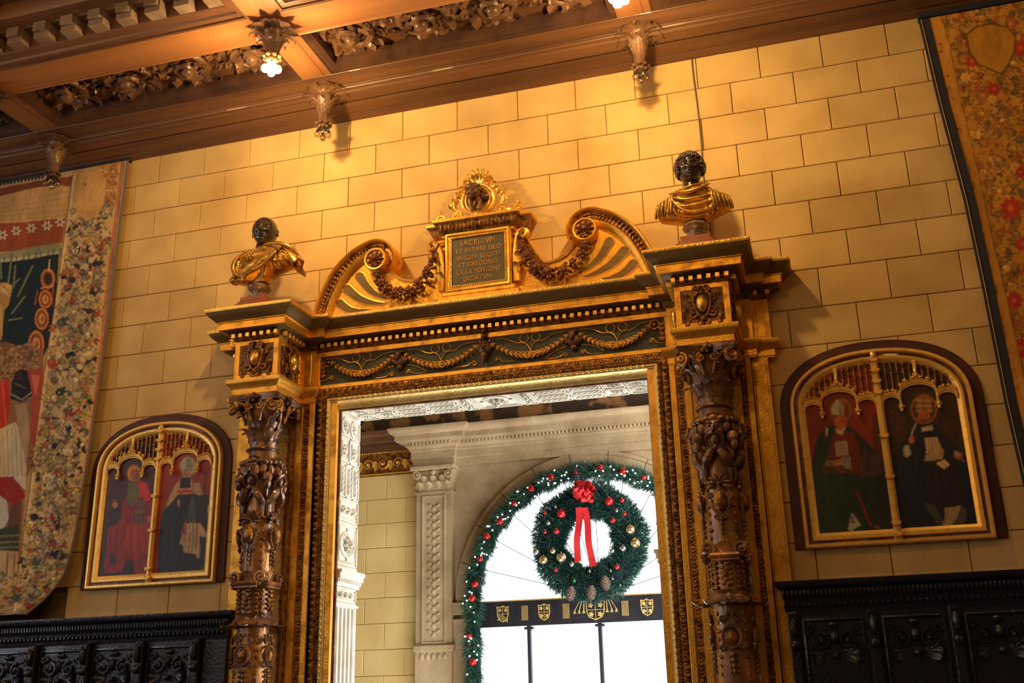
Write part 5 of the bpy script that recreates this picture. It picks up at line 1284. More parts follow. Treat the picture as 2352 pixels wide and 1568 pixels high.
def paintL2(P):
    P._set(slice(None), (152,44,20)); e = lambda *a, **k: E_(P, Lc, *a, f=3.734, **k)
    for i in range(60):
        x, y = 640+random.random()*440, 330+random.random()*500; e(x,y,12,16,(182,62,26),a=.35)
    P.line(Lc(1015,500,1005,900), 5, (70,40,34), .8)
    e(868,452,76,88,(200,168,96)); e(868,452,76,88,(150,104,50),ring=.88)
    P.poly(Lc(812,492,808,430,832,385,860,362,890,388,908,430,902,492), (176,172,142)); P.line(Lc(858,368,858,485), 2, (130,120,88)); P.line(Lc(812,485,902,485), 2.4, (120,96,52)); P.poly(Lc(862,372,888,388,906,430,900,480,866,484), (150,144,116))
    e(856,528,40,46,(186,132,96)); P.line(Lc(835,525,850,525), 1.5, (92,54,40)); P.line(Lc(862,525,878,525), 1.5, (92,54,40)); P.line(Lc(856,530,853,548), 1.3, (140,86,60)); P.line(Lc(845,560,866,560), 1.4, (130,50,40))
    P.poly(Lc(760,600,800,560,810,680,770,700,700,800,675,790,700,720), (196,160,100)); P.poly(Lc(905,590,960,590,1000,700,960,720,905,670), (176,140,98))
    P.poly(Lc(640,850,760,720,790,680,902,680,960,700,1060,760,1062,1400,600,1400,610,1100), (20,24,40))
    P.poly(Lc(770,690,785,560,900,545,905,690), (190,50,24)); P.poly(Lc(786,640,802,548,894,544,890,640), (26,18,22)); P.line(Lc(786,648,892,642), 2.2, (222,196,140)); P.line(Lc(786,645,796,560), 1.6, (222,196,140)); P.line(Lc(892,642,896,560), 1.6, (222,196,140)); P.line(Lc(775,686,900,680), 1.8, (224,170,90))
    P.poly(Lc(920,700,1060,690,1060,1060,960,1040,900,920), (46,34,44))
    P.poly(Lc(868,930,872,800,890,740,905,700,925,745,930,930), (84,78,66)); P.line(Lc(890,850,890,920), 2.4, (40,36,40)); e(785,765,14,34,(182,116,76)); 
    P.poly(Lc(850,938,965,936,1000,980,1040,1060,1010,1075,975,1040,965,1230,945,1240,930,1200,880,1196,828,1186,822,1130,795,1110,812,1040), (196,160,112)); P.poly(Lc(850,890,845,1040,800,1030), (170,70,34))
    for x in (850,885,915,945): P.line(Lc(x,950,x-12,1190), 2.2, (138,104,66), .8); P.line(Lc(x+12,950,x+2,1190), 1.6, (226,196,150), .7)
    P.poly(Lc(960,1050,1055,1060,1050,1380,990,1370), (40,34,44)); e(1000,1330,40,28,(70,66,76),a=.6); P.poly(Lc(1035,790,1055,790,1050,850,1035,850), (200,190,170))
    for i in range(22): x, y = 650+i*15, 860+random.random()*200; P.line(Lc(x,y,x-10+random.random()*14,y+150+random.random()*260), 1.8, random.choice([(36,42,64),(12,14,26),(46,50,70)]), .5)
    P.speck(.12, 2)
def paintR1(P):
    P._set(slice(None), (118,30,14)); e = lambda *a, **k: E_(P, Rc, *a, f=2.449, **k)
    P.poly(Rc(180,800,700,760,720,1250,200,1250), (18,24,36)); P.poly(Rc(545,470,590,470,620,800,560,800), (74,24,16))
    P.poly(Rc(300,528,250,580,225,640,206,760,225,1000,238,1180,470,1190,640,1130,610,820,540,700,470,600,430,540), (22,44,26))
    P.poly(Rc(430,545,500,600,590,700,620,760,560,800,480,700), (40,26,36)); P.poly(Rc(500,680,590,690,600,880,540,900,470,830), (62,40,44)); P.line(Rc(520,740,522,780), 2, (26,18,26))
    P.poly(Rc(325,575,440,565,470,640,500,800,280,800,258,770,300,700), (104,34,18)); P.poly(Rc(340,560,400,535,380,580), (176,120,74))
    e(370,445,62,66,(132,84,34),ring=.80); P.poly(Rc(320,472,318,430,336,400,352,384,376,402,390,432,390,474), (186,168,122)); P.line(Rc(320,470,390,474), 2.2, (130,92,48)); P.poly(Rc(354,386,376,402,390,432,390,470,362,472), (150,130,92))
    e(370,510,36,40,(176,88,44)); P.poly(Rc(340,545,372,560,400,535,380,585,345,575), (190,160,116)); P.line(Rc(372,502,386,502), 1.6, (80,40,24)); P.line(Rc(392,505,400,520), 1.4, (130,66,36))
    P.poly(Rc(285,540,300,548,296,590,285,590), (180,160,124)); P.poly(Rc(338,622,405,618,416,700,345,704), (158,142,106)); P.poly(Rc(372,712,425,706,432,776,400,776,370,745), (130,124,110))
    for x in (355,372,390): P.line(Rc(x,625,x+3,700), 1.6, (112,98,72))
    e(305,745,24,16,(166,150,124)); P.poly(Rc(300,735,372,720,372,755,310,765), (170,110,56)); P.line(Rc(270,785,400,780), 2.6, (92,34,24))
    P.line(Rc(455,900,490,970,520,1050,540,1090), 4.5, (128,22,24)); P.poly(Rc(432,1020,452,1045,486,1092,455,1106,428,1130,410,1112), (152,146,132)); P.poly(Rc(432,1030,446,1060,450,1080,425,1080), (84,86,84))
    P.poly(Rc(480,830,640,800,655,1130,520,1150), (24,30,26)); P.line(Rc(455,900,490,970,520,1050,540,1090), 4.5, (128,22,24)); e(575,1100,14,10,(120,50,40)); e(300,900,60,180,(28,56,30),a=.5)
    for i in range(30): x, y = 225+i*12, 640+random.random()*220; P.line(Rc(x,y,x-10+random.random()*26,y+90+random.random()*180), 1.8, random.choice([(34,70,40),(12,26,20),(44,80,48)]), .45)
    P.col *= 1.35; P.speck(.14, 3)
def paintR2(P):
    P._set(slice(None), (54,30,18)); e = lambda *a, **k: E_(P, Rc, *a, f=2.449, **k)
    for i in range(120):
        x, y = 640+random.random()*440, 280+random.random()*420; e(x,y,6,7,random.choice([(96,52,26),(36,22,20),(120,50,26)]),a=.5)
    P.poly(Rc(640,700,1160,690,1180,1180,690,1180), (14,16,32))
    P.poly(Rc(795,520,740,590,700,650,685,760,700,1130,1150,1120,1100,720,1040,660,970,600,900,520), (14,18,38)); P.poly(Rc(800,740,1000,740,1080,900,1040,980,860,980), (24,14,28))
    e(838,440,76,84,(140,78,34),ring=.82); P.poly(Rc(788,460,792,410,808,380,838,360,868,382,882,410,888,460), (124,82,42))
    for y in (390,420,450): P.line(Rc(796,y,882,y), 3, (170,122,74)); 
    e(838,482,34,38,(160,78,42)); P.poly(Rc(812,495,866,495,850,520,826,520), (96,50,34)); P.line(Rc(822,478,832,478), 1.5, (70,34,24)); P.line(Rc(846,478,856,478), 1.5, (70,34,24))
    P.poly(Rc(822,545,886,528,890,556,828,566), (168,150,116)); P.line(Rc(795,520,775,560,768,585), 3, (170,156,126))
    P.poly(Rc(842,604,914,596,934,650,952,682,905,690,852,692), (176,146,98)); P.poly(Rc(838,730,850,694,948,688,944,718,890,728), (160,132,90))
    for x in (860,880,900,918): P.line(Rc(x,606,x+10,684), 1.5, (132,104,66))
    e(768,612,17,22,(166,86,50)); P.line(Rc(768,600,786,596), 2, (166,86,50)); P.poly(Rc(732,640,752,640,766,690,745,712,722,700,720,665), (150,140,120)); e(1030,700,24,20,(160,82,50)); P.poly(Rc(1005,675,1022,672,1040,700,1015,705), (150,140,120)); P.line(Rc(1040,712,1070,735), 2, (160,82,50))
    P.poly(Rc(905,742,956,724,984,752,952,778), (206,168,116)); P.line(Rc(930,733,968,766), 1.6, (120,84,50))
    P.poly(Rc(835,960,900,980,950,1080,925,1100,870,1020), (62,60,58)); P.poly(Rc(956,992,1046,984,1036,1030,1006,1080,960,1112,940,1104,955,1050), (150,122,86)); P.poly(Rc(1046,984,1080,1000,1070,1080,1010,1085), (66,60,58))
    for i in range(30): x, y = 870+random.random()*240, 1090+random.random()*40; e(x,y,12,7,(88,86,92),a=.4)
    for x in (975,1000,1020): P.line(Rc(x,995,x-20,1085), 1.8, (112,90,62))
    for i in range(30): x, y = 700+i*13, 560+random.random()*260; P.line(Rc(x,y,x-8+random.random()*20,y+90+random.random()*200), 1.8, random.choice([(26,32,60),(8,10,20),(34,38,66)]), .5)
    P.col *= 1.35; P.speck(.14, 4)
altar(.3085, .530, 2.452, 3.655, 'gilt arched diptych of red-robed bearded saint and mitred bishop, left of doorway',
      (paintL1, paintL2, 'bearded saint in red robes holding a church model', 'mitred bishop in dark habit on a red ground'))
altar(5.383, .532, 2.438, 3.640, 'gilt arched diptych of green-robed bishop and triple-crowned pope, right of doorway',
      (paintR1, paintR2, 'mitred bishop in a dark green cope', 'pope in dark blue robes with an open book'))
# ---------------------------------------------------------------- tapestries
def motif(P, x, y, r, rr, pal, dark):
    "one woven leaf, petal cluster or fruit with a dark contour"
    k = rr.random(); a = rr.random()*2*pi; c = rr.choice(pal)
    if k < .80:
        for j in range(rr.choice((1,2,3))):
            aa = a+(j-1)*.7; L_ = r*(.8+.6*rr.random()); ux, uy = cos(aa), sin(aa)
            def lf_(s_): return [(x,y),(x+ux*L_*.35-uy*L_*.30*s_,y+uy*L_*.35+ux*L_*.30*s_),(x+ux*L_*.75-uy*L_*.16*s_,y+uy*L_*.75+ux*L_*.16*s_),(x+ux*L_*1.08*s_,y+uy*L_*1.08*s_),(x+ux*L_*.75+uy*L_*.16*s_,y+uy*L_*.75-ux*L_*.16*s_),(x+ux*L_*.35+uy*L_*.30*s_,y+uy*L_*.35-ux*L_*.30*s_)]
            P.poly(lf_(1.22), dark, .85); P.poly(lf_(.95), c); P.line([(x,y),(x+ux*L_*.9,y+uy*L_*.9)], 1.6, dark, .6)
    elif k < .90:
        n = rr.choice((5,6,7))
        P.ell(x, y, r*.85, r*.85, dark, .7)
        for j in range(n): aa = a+2*pi*j/n; P.ell(x+r*.48*cos(aa), y+r*.48*sin(aa), r*.36, r*.28, c, rot=aa)
        P.ell(x, y, r*.22, r*.22, rr.choice(pal))
    else:
        P.ell(x, y, r*.62, r*.55, dark); P.ell(x, y, r*.52, r*.45, c); P.ell(x-r*.15, y-r*.15, r*.2, r*.16, tuple(min(255,int(q*1.25)) for q in c))
def edge(pts, v):
    return np.interp(v, [p[0] for p in pts], [p[1] for p in pts])
tl = root('tapestry', (-.9,-.06,2.3), 'tapestry with blue curtain, medallions and figures, fruit border, hanging left', 'tapestry')
ZT, ZB = 5.955, 2.285
def tlf(u, v):
    z = ZB+(ZT-ZB)*v; xr = edge([(0,-.60),(.03,-.46),(.07,-.36),(.14,-.315),(.3,-.285),(.5,-.268),(1,-.252)], v); x = -1.62+(xr+1.62)*u
    y = -.05-.085*(1-v)**1.0-.018*np.sin(u*22+v*3)*(1-v)**.7-.010*np.sin(u*9+1)*(1-v) - .05*np.exp(-(v/.05)**2)*(u > .0)
    return np.c_[x, y, z]
P = Picture(tlf, 330, 760); rr = random.Random(21)
P._set(slice(None), (196,164,120))
cream, olive_, navy_, teal = (206,178,134), (122,118,76), (30,38,66), (26,46,60)
# inner field
P.poly([(-420,400),(165,425),(150,545),(130,690),(100,860),(70,1100),(30,1420),(-420,1420)], (190,152,104))
P.poly([(-420,420),(165,425),(160,520),(-420,520)], (200,160,104))
for k in range(7): P.line([(-20,470+k*9),(70,455+k*12),(158,440+k*14)], 1.6, (168,124,76), .6)
for k in range(8): P.line([(10+k*20,455),(6+k*20,520)], 1.3, (176,134,84), .5)
P.poly([(-420,440),(0,432),(85,415),(165,405),(168,414),(160,424),(85,430),(0,450),(-420,456)], (122,62,44)); P.ell(155,418,16,10,(140,72,50))
for k in range(14): P.poly([(-10+k*8,425-k*1.4),(-6+k*8,419-k*1.4),(-2+k*8,424-k*1.4),(-6+k*8,430-k*1.4)], (44,48,74))
P.poly([(-420,530),(70,507),(150,500),(143,560),(60,575),(-420,600)], (158,80,52)); P.line([(-420,532),(60,508),(150,498)], 3, (222,170,110)); P.line([(-420,600),(60,577),(143,560)], 2.5, (206,160,110))
for (x,y) in ((6,540),(37,530),(72,524),(108,518),(138,510)):
    for j in range(6): a = j*pi/3; P.ell(x+7*cos(a), y+7*sin(a), 5, 2.6, (216,196,170), rot=a)
    P.ell(x, y, 3.5, 3.5, (96,84,80))
P.poly([(-420,600),(-10,588),(0,584),(60,570),(141,556),(136,585),(100,592),(50,598),(10,604),(-420,620)], (150,150,112))
for k in range(6):
    x = -2+k*28; P.poly([(x-2,596-k*3.5),(x+12,622-k*6.2),(x+26,594-k*4)], (198,190,142)); P.line([(x+12,592-k*4),(x+12,620-k*6)], 2.5, (70,82,92)); P.line([(x+1,590-k*4),(x+1,612-k*5)], 2.2, (60,72,84))
P.poly([(-420,612),(10,602),(60,596),(136,582),(128,690),(112,790),(88,850),(60,800),(-420,810)], teal)
for (a,b_) in (((24,600),(18,650)),((44,640),(22,660)),((74,610),(40,680)),((56,680),(26,720)),((50,730),(20,735)),((0,600),(2,640)),((34,610),(30,660))): P.line([a,b_], 4, (96,112,92), .7); P.line([(a[0]+2,a[1]),(b_[0]+2,b_[1])], 1.8, (168,160,112), .8)
P.poly([(-20,650),(12,648),(28,668),(20,700),(10,712),(4,780),(-20,790)], (180,140,78)); P.line([(0,660),(22,680)], 3, (230,190,110)); P.line([(2,700),(4,770)], 3, (224,182,104)); P.ell(14,662,14,12,(214,176,110)); P.line([(6,656),(20,668)], 2, (120,84,50))
for (x,y,r1,r2) in ((110,640,15,22),(104,687,14,20),(96,732,15,24),(83,790,17,30)):
    P.ell(x,y,r1+3,r2+3,(92,48,32)); P.ell(x,y,r1+1,r2+1,(214,140,76),ring=.78); P.ell(x,y,r1*.75,r2*.75,(164,80,50)); P.ell(x,y,r1*.5,r2*.5,(218,158,96),ring=.6); P.line([(x-2,y-r2*.4),(x-2,y+r2*.4)], 2.4, (226,178,120))
P.ell(110,640,9,14,(60,48,46)); P.line([(114,596),(112,622)], 3, (224,196,130)); P.line([(95,662),(122,656)], 4, (214,150,90)); P.line([(86,668),(80,700)], 3, (180,80,54)); P.line([(122,660),(120,700)], 3, (180,80,54))
P.poly([(-420,800),(30,790),(48,800),(100,800),(100,870),(98,960),(80,1060),(60,1100),(35,1420),(-420,1420)], (150,104,74))
for (x,y,r) in ((10,812,26),(58,816,24),(20,850,22),(38,830,10)): P.ell(x,y,r,r*1.05,(126,92,64)); 
for i in range(260):
    x, y = rr.uniform(-10,88), rr.uniform(790,875); P.ell(x,y,4,2.6,rr.choice([(168,130,92),(104,74,56),(190,152,106)]),a=.7,rot=rr.random()*3)
P.poly([(28,872),(48,852),(76,876),(74,908),(48,924),(24,916)], (34,36,46)); P.ell(50,862,18,14,(54,40,50)); P.line([(26,905),(50,918),(74,900)], 4, (140,138,96)); P.line([(34,880),(60,892)], 2, (120,116,80)); P.ell(60,855,9,6,(26,24,40))
P.poly([(62,850),(98,845),(92,960),(78,1040),(70,1000),(74,905)], (168,74,60)); P.poly([(70,860),(92,862),(82,910)], (206,110,84)); P.poly([(-10,880),(20,870),(24,940),(10,1000),(-10,990)], (194,58,42)); P.line([(6,880),(14,980)], 3, (230,104,70))
P.poly([(0,985),(36,968),(48,1000),(62,1080),(56,1096),(0,1098)], (204,186,150)); 
for x in (6,16,26,36,46): P.line([(x,985),(x+4,1090)], 2, (160,136,102), .8)
P.poly([(34,930),(62,925),(68,1000),(60,1060),(44,1000)], (176,146,108)); P.poly([(-10,1096),(32,1094),(60,1140),(30,1160),(-10,1130)], (160,46,40)); P.poly([(30,1096),(60,1092),(58,1126)], (212,198,176)); P.poly([(-10,1130),(16,1150),(20,1190),(4,1222),(-10,1216)], (196,190,176)); P.poly([(24,1160),(50,1150),(46,1210),(14,1236)], (108,72,54))
P.poly([(-10,1216),(46,1204),(42,1268),(-10,1260)], (66,70,56)); 
for y in (1232,1246,1258): P.line([(-10,y),(44,y-3)], 3, (142,138,84))
P.poly([(-10,1264),(42,1266),(36,1420),(-10,1420)], (198,166,118)); P.line([(18,1270),(14,1340)], 4, (150,110,74)); P.line([(34,1275),(30,1345)], 4, (156,116,78))
for i in range(90): motif(P, rr.uniform(-10,40), rr.uniform(1320,1420), rr.uniform(5,9), rr, [(206,178,134),(150,128,92),(170,150,80),(120,104,84)], (96,70,54))
# border between the field and the outer edge
def bl(y): return np.interp(y, [400,520,690,860,1000,1100,1250,1420], [168,152,128,102,84,72,52,28])
def br(y): return np.interp(y, [370,520,700,850,1000,1100,1250,1340,1400], [280,262,240,226,206,192,168,150,118])
P.poly([(bl(y),y) for y in range(400,1430,30)]+[(br(y),y) for y in range(1400,369,-30)], (208,174,124))
P.line([(bl(y)+3,y) for y in range(400,1430,30)], 5, (224,196,146)); P.line([(bl(y)-1,y) for y in range(400,1430,30)], 2, (120,84,56))
pal_top = [(206,162,96),(222,176,112),(176,124,70),(214,140,90)]; pal = [(222,198,152),(212,184,134),(204,176,122),(196,168,112),(164,150,100),(130,130,94),(176,156,104),(92,98,96),(42,46,66),(196,124,90),(178,78,56),(206,182,132),(226,202,158),(150,142,124),(206,176,90),(214,186,140)]
for i in range(150):
    y = rr.uniform(378,480); a_, b_ = bl(y)+14, br(y)-12; x = rr.uniform(a_, b_)
    if abs(x-212) < 46 and abs(y-440) < 62: x = br(y)-12-abs(rr.gauss(0,10))
    motif(P, x, y, rr.uniform(6,11), rr, pal_top, (126,84,50))
for i in range(1150):
    y = 470+(i/1150)*930+rr.uniform(-14,14); a_, b_ = bl(y)+10, br(y)-11
    if b_ < a_: continue
    motif(P, rr.uniform(a_, b_), y, rr.uniform(8,17), rr, pal, rr.choice([(28,30,44),(58,44,40),(90,66,50),(26,28,50)]))
P.poly([(174,400),(200,385),(232,392),(242,420),(238,470),(222,498),(200,508),(176,490),(168,440)], (206,160,98)); P.ell(206,440,34,46,(218,172,108)); P.ell(196,424,2,3,(120,60,40))
P.line([(206,1040),(196,1120),(180,1220),(140,1330)], 1, cream)
# outer guard stripes
P.line([(br(y)+1,y) for y in range(366,1410,20)], 6, (196,118,58)); P.line([(br(y)+6,y) for y in range(366,1410,20)], 3, (126,110,116))
P.line([(-40,420),(80,402),(180,386),(286,368)], 5, (214,174,116))
P.speck(.10, 5)
P.build('woven_field', 'woven', tl)
def strip(name, pts, th, m, parent, y=-.0):
    b = MB(); b.tube(pts, th, 6); return obj(name, b, m, parent)
vv = np.linspace(0,1,40); E1 = tlf(np.ones(40), vv)
b = MB(); b.tube([(p[0]+.004,p[1]+.003,p[2]) for p in E1], .011, 6, flat=.7); obj('galloon', b, 'lining', tl)
b = MB(); b.box(-1.7,-.235,-.052,-.006,5.957,5.985); obj('top_border', b, 'navy', tl, ang=None)
tr = root('tapestry', (6.6,-.1,2.3), 'gold-toned tapestry of dense flowers and leaves with a shield, dark edging, far right', 'tapestry')
def trf(u, v):
    z = 2.30+(5.92-2.30)*v; xl = edge([(0,6.16),(.25,6.125),(.45,6.118),(.62,6.105),(.82,6.058),(1,6.03)], v)
    y = -.06-.06*(1-v)-.014*np.sin(u*26+v*4)*(1-v)-.02*np.sin(u*3)*0
    return np.c_[xl+(7.6-xl)*u, y, z]
P = Picture(trf, 340, 700); rr = random.Random(8)
P._set(slice(None), (206,142,54))
pal2 = [(222,156,60),(232,170,78),(190,124,48),(206,146,58),(226,166,72),(196,104,58),(126,108,58),(214,160,76),(184,126,54),(158,118,62),(206,142,58)]
def el(y): return np.interp(y, [30,100,250,400,500,600,700,800,900,1000], [2130,2150,2182,2218,2240,2262,2286,2308,2330,2352])
for i in range(3000):
    y = rr.uniform(-260, 1330); x = np.interp(y,[-260,30],[2085,2130]) if y < 30 else (el(y) if y < 1000 else 2352+(y-1000)*.16); x += 26+rr.random()*(220 if i < 1300 else 700)
    if i < 1300 and not -20 < y < 980: y = rr.uniform(-20,980)
    motif(P, x, y, rr.uniform(10,20), rr, pal2, rr.choice([(84,48,30),(40,26,44),(110,64,28),(96,58,26),(64,44,30)]))
for (x,y,r) in ((2283,204,16),(2322,478,26),(2345,395,14),(2345,110,20),(2350,560,18),(2232,140,16),(2330,690,20),(2345,800,22)):
    for j in range(9): a = j*2*pi/9; P.ell(x+r*.6*cos(a), y+r*.6*sin(a), r*.42, r*.26, (184,58,38), rot=a)
    P.ell(x,y,r*.3,r*.3,(214,100,60))
P.poly([(2216,80),(2240,60),(2278,52),(2316,62),(2334,82),(2332,118),(2318,150),(2302,172),(2280,164),(2244,148),(2226,122)], (112,72,30)); P.poly([(2220,82),(2242,64),(2278,56),(2314,65),(2330,84),(2328,116),(2315,147),(2300,167),(2280,160),(2248,145),(2230,120)], (200,140,48)); P.ell(2278,105,24,34,(176,122,44),a=.6); P.ell(2278,103,17,26,(196,138,52),a=.6)
P.line([(el(y)+22,y) for y in range(-20,1000,20)], 15, (208,148,58)); P.line([(el(y)+30,y) for y in range(-20,1000,20)], 2.5, (150,92,36))
P.speck(.10, 6); P.build('woven_field', 'woven', tr)
E1 = trf(np.zeros(40), vv)
b = MB(); b.add([(p[0]-.055,p[1]+.004,p[2]) for p in E1]+[(p[0]+.012,p[1]-.004,p[2]) for p in E1]+[(p[0]+.012,p[1]+.012,p[2]) for p in E1]+[(p[0]-.055,p[1]+.012,p[2]) for p in E1],
      [[k*40+i,k*40+i+1,((k+1)%4)*40+i+1,((k+1)%4)*40+i] for k in range(4) for i in range(39)]); nb = obj('dark_edging', b, 'navy', tr)
b = MB(); b.tube([(p[0]-.038,p[1]-.002,p[2]) for p in E1], .0028, 5); obj('light_piping', b, 'cream', nb)
b = MB(); b.box(5.975,7.6,-.075,-.01,5.925,5.965); obj('top_border', b, 'navy', tr, ang=None)
# ---------------------------------------------------------------- dark choir stalls
def stall(x0, x1, label):
    t = root('choir_stall', ((x0+x1)/2,-.1,0), label, 'choir stall')
    b = MB(); b.box(x0+.02,x1-.02,-.10,-.064,0,2.12); st = obj('back', b, 'ebony', t, ang=None)
    pth = [(x0,-.064),(x0,-.12),(x1,-.12),(x1,-.064)]
    b = MB(); b.sweep(pth, [(-.04,2.195),(.0,2.195),(.012,2.20),(.030,2.215),(.034,2.222),(.034,2.245),(-.04,2.25)]); b.sweep(pth, [(-.04,2.06),(-.02,2.06),(-.012,2.075),(-.012,2.195),(-.04,2.195)]); obj('cornice', b, 'ebony', t)
    b = MB(); n = int((x1-x0)/.024)
    for k in range(n): b.blob((x0+.012+k*.024,-.138,2.165), (.009,.012,.030), None, 6, 4)
    n = int((x1-x0)/.034)
    for k in range(n): b.blob((x0+.017+k*.034,-.118,2.105), (.012,.014,.016), None, 6, 4)
    obj('gadroon', b, 'ebony', t, kind='stuff')
    xs = list(np.arange(x0+.05, x1-.02, .44)); rr_ = random.Random(9)
    for xx in xs:
        b = MB(); b.box(xx-.03,xx+.03,-.15,-.09,1.0,2.07,.008); b.blob((xx,-.165,1.98), (.024,.022,.060)); b.blob((xx,-.165,1.88), (.030,.020,.030)); b.spiral((xx,-.165,2.03), .024, 1.3, .008, 1, n=14); obj('bracket', b, 'ebony', t)
        if xx+.4 < x1:
            b = MB(); cx, cz = xx+.22, 1.90
            b.sweep([(xx+.05,1.55),(xx+.05,2.03),(xx+.39,2.03),(xx+.39,1.55)], [(0,-.10),(0,-.115),(-.012,-.12),(-.02,-.10)], plane='XZ', closed=True, cap=False)
            for s in (-1,1):
                b.spiral((cx+s*.075,-.11,cz), .050, 1.4, .013, s, start=pi/2, n=18); b.spiral((cx+s*.13,-.11,cz+.06), .028, 1.2, .009, -s, n=14)
                for k in range(4): b.M = Matrix.Translation((cx+s*.06,-.108,cz-.07)) @ Matrix.Rotation(s*(.4+.6*k),4,'Y'); b.leaf(.10,.055,.4,3,6,.006)
                b.M = None
            b.blob((cx,-.12,cz+.02), (.026,.026,.040)); b.blob((cx,-.12,cz-.08), (.022,.020,.022)); b.blob((cx,-.115,cz+.09), (.030,.02,.02))
            obj('carved_panel', b, 'ebony', t)
    b = MB(); b.box(x0+.02,x1-.02,-.49,-.09,.40,.46,.01); b.box(x0+.02,x1-.02,-.46,-.09,0,.40); obj('seat', b, 'ebony', t, ang=None)
    return t
stall(-1.9, 1.02, 'long dark carved choir stall with ribbed cornice under the left painting')
stall(4.685, 7.4, 'long plain-shadowed dark choir stall under the right painting')
# ---------------------------------------------------------------- pendant lamps carved like inverted acanthus bosses
def make_pendant(label, lit, loc, group):
    t = root('pendant_lamp', loc, label, 'pendant lamp', group)
    def sub_(n, b, m, **k): return obj(n, b, m, t, world=False, **k)
    b = MB(); b.lathe([(.001,.0),(.105,.0),(.112,-.012),(.095,-.03),(.062,-.045),(.050,-.07),(.001,-.075)], n=28, wob=lambda a,z: 1+.05*sin(9*a)); fl = sub_('ceiling_rose', b, 'carve')
    lm_ = MB(); lm_.leaf(.135,.085,.55,4,9,.008); lme = bpy.data.meshes.get('rose_leaf') or mesh('rose_leaf', lm_, 'carve')
    for k in range(10):
        a = 2*pi*k/10; o = put('rose_leaf', lme, t, (.045*sin(a),-.045*cos(a),-.058), world=False); o.rotation_euler = (1.05,0,a)
    if lit: b = MB(); bt = -.235
    else: b = MB(); bt = -.30
    b.lathe([(.001,-.06),(.052,-.06),(.060,-.10),(.058,-.14),(.046,-.20),(.040,-.25 if not lit else -.215),(.036,bt),(.001,bt)], n=24, wob=lambda a,z: 1+.06*sin(8*a)); sub_('stem', b, 'carve')
    l2 = MB(); l2.leaf(.17,.062,.28,4,9,.007); l2m = bpy.data.meshes.get('stem_leaf') or mesh('stem_leaf', l2, 'carve')
    for k in range(8):
        a = 2*pi*k/8; o = put('stem_leaf', l2m, t, (.046*sin(a),-.046*cos(a),-.235 if not lit else -.215), world=False); o.rotation_euler = (.10,0,a)
        if not lit:
            a += pi/8; o = put('stem_leaf', l2m, t, (.038*sin(a),-.038*cos(a),-.115), world=False); o.rotation_euler = (pi-.05,0,a); o.scale = (1,1,.85)
    b = MB()
    for k in range(8):
        a = 2*pi*k/8; b.blob((.052*sin(a),-.052*cos(a),bt-.02), (.017,.017,.012)); b.blob((.036*sin(a+.4),-.036*cos(a+.4),bt-.045), (.016,.016,.014))
    b.lathe([(.001,bt),(.034,bt),(.040,bt-.02),(.034,bt-.05),(.018,bt-.06),(.001,bt-.06)], n=18); sub_('collar', b, 'goldp' if lit else 'carve')  # lit lamps only: the bulbs' yellow glow put into the collar's colour
    zb_ = bt-.085
    bp_ = [(.0,.0,-.028)]+[(.042*cos(2*pi*k/4+.5), .042*sin(2*pi*k/4+.5), 0) for k in range(4)]
    for (x, y, z) in bp_:
        b = MB(); b.blob((x,y,zb_+z-.022), (.027,.027,.031) if lit else (.024,.024,.028), None, 14, 10); q = sub_('bulb', b, 'lit' if lit else 'bulb', ang=60)
        b = MB(); b.lathe([(.001,0),(.011,0),(.012,-.012),(.001,-.012)], (x,y), 10, z0=zb_+z+.014)
        b.tube([(0,0,bt-.05),(x*.7,y*.7,bt-.055),(x,y,zb_+z+.012)], .006, 6); o = obj('socket', b, 'iron', q, world=False)
        if not lit: b = MB(); b.tube([(x-.004,y,zb_+z),(x-.004,y,zb_+z-.02),(x+.004,y,zb_+z-.02),(x+.004,y,zb_+z)], .0016, 4); obj('filament', b, 'glassb', q, world=False)
    return t
for bx, lab in ((BX[1],'unlit carved pendant lamp hanging in front of the left tapestry'), (BX[2],'unlit carved pendant lamp hanging left of centre under the cornice'), (BX[3],'unlit carved pendant lamp hanging right of centre, near the grey cable')):
    make_pendant(lab, False, (bx,-.335,6.088), 'unlit pendant lamps along the wall')
for bx, lab in ((BX[1],'carved pendant lamp on the long beam at the left frame edge'), (BX[2],'lit carved pendant lamp on the long beam, glowing bulbs, upper left'), (BX[3],'lit pendant lamp at the top edge, right of centre')):
    make_pendant(lab, bx != BX[1], (bx,-1.135,6.097), 'pendant lamps along the long beam')
    if bx != BX[1]: point('pendant_light', (bx,-1.135,5.66), 80, (1.0,.62,.22), .05)
# ---------------------------------------------------------------- cable running down the wall
cp = [(1588,122),(1592,170),(1600,230),(1607,290),(1612,350),(1616,410),(1622,455),(1628,500),(1632,560)]
b = MB(); b.tube(catmull([(U(x,y,-.012)[0], -.012, U(x,y,-.012)[1]) for x, y in cp], 5), .0055, 6)
tag(obj('cable', b, 'cable'), 'thin grey cable hanging down the stone wall behind the right bust', 'cable')
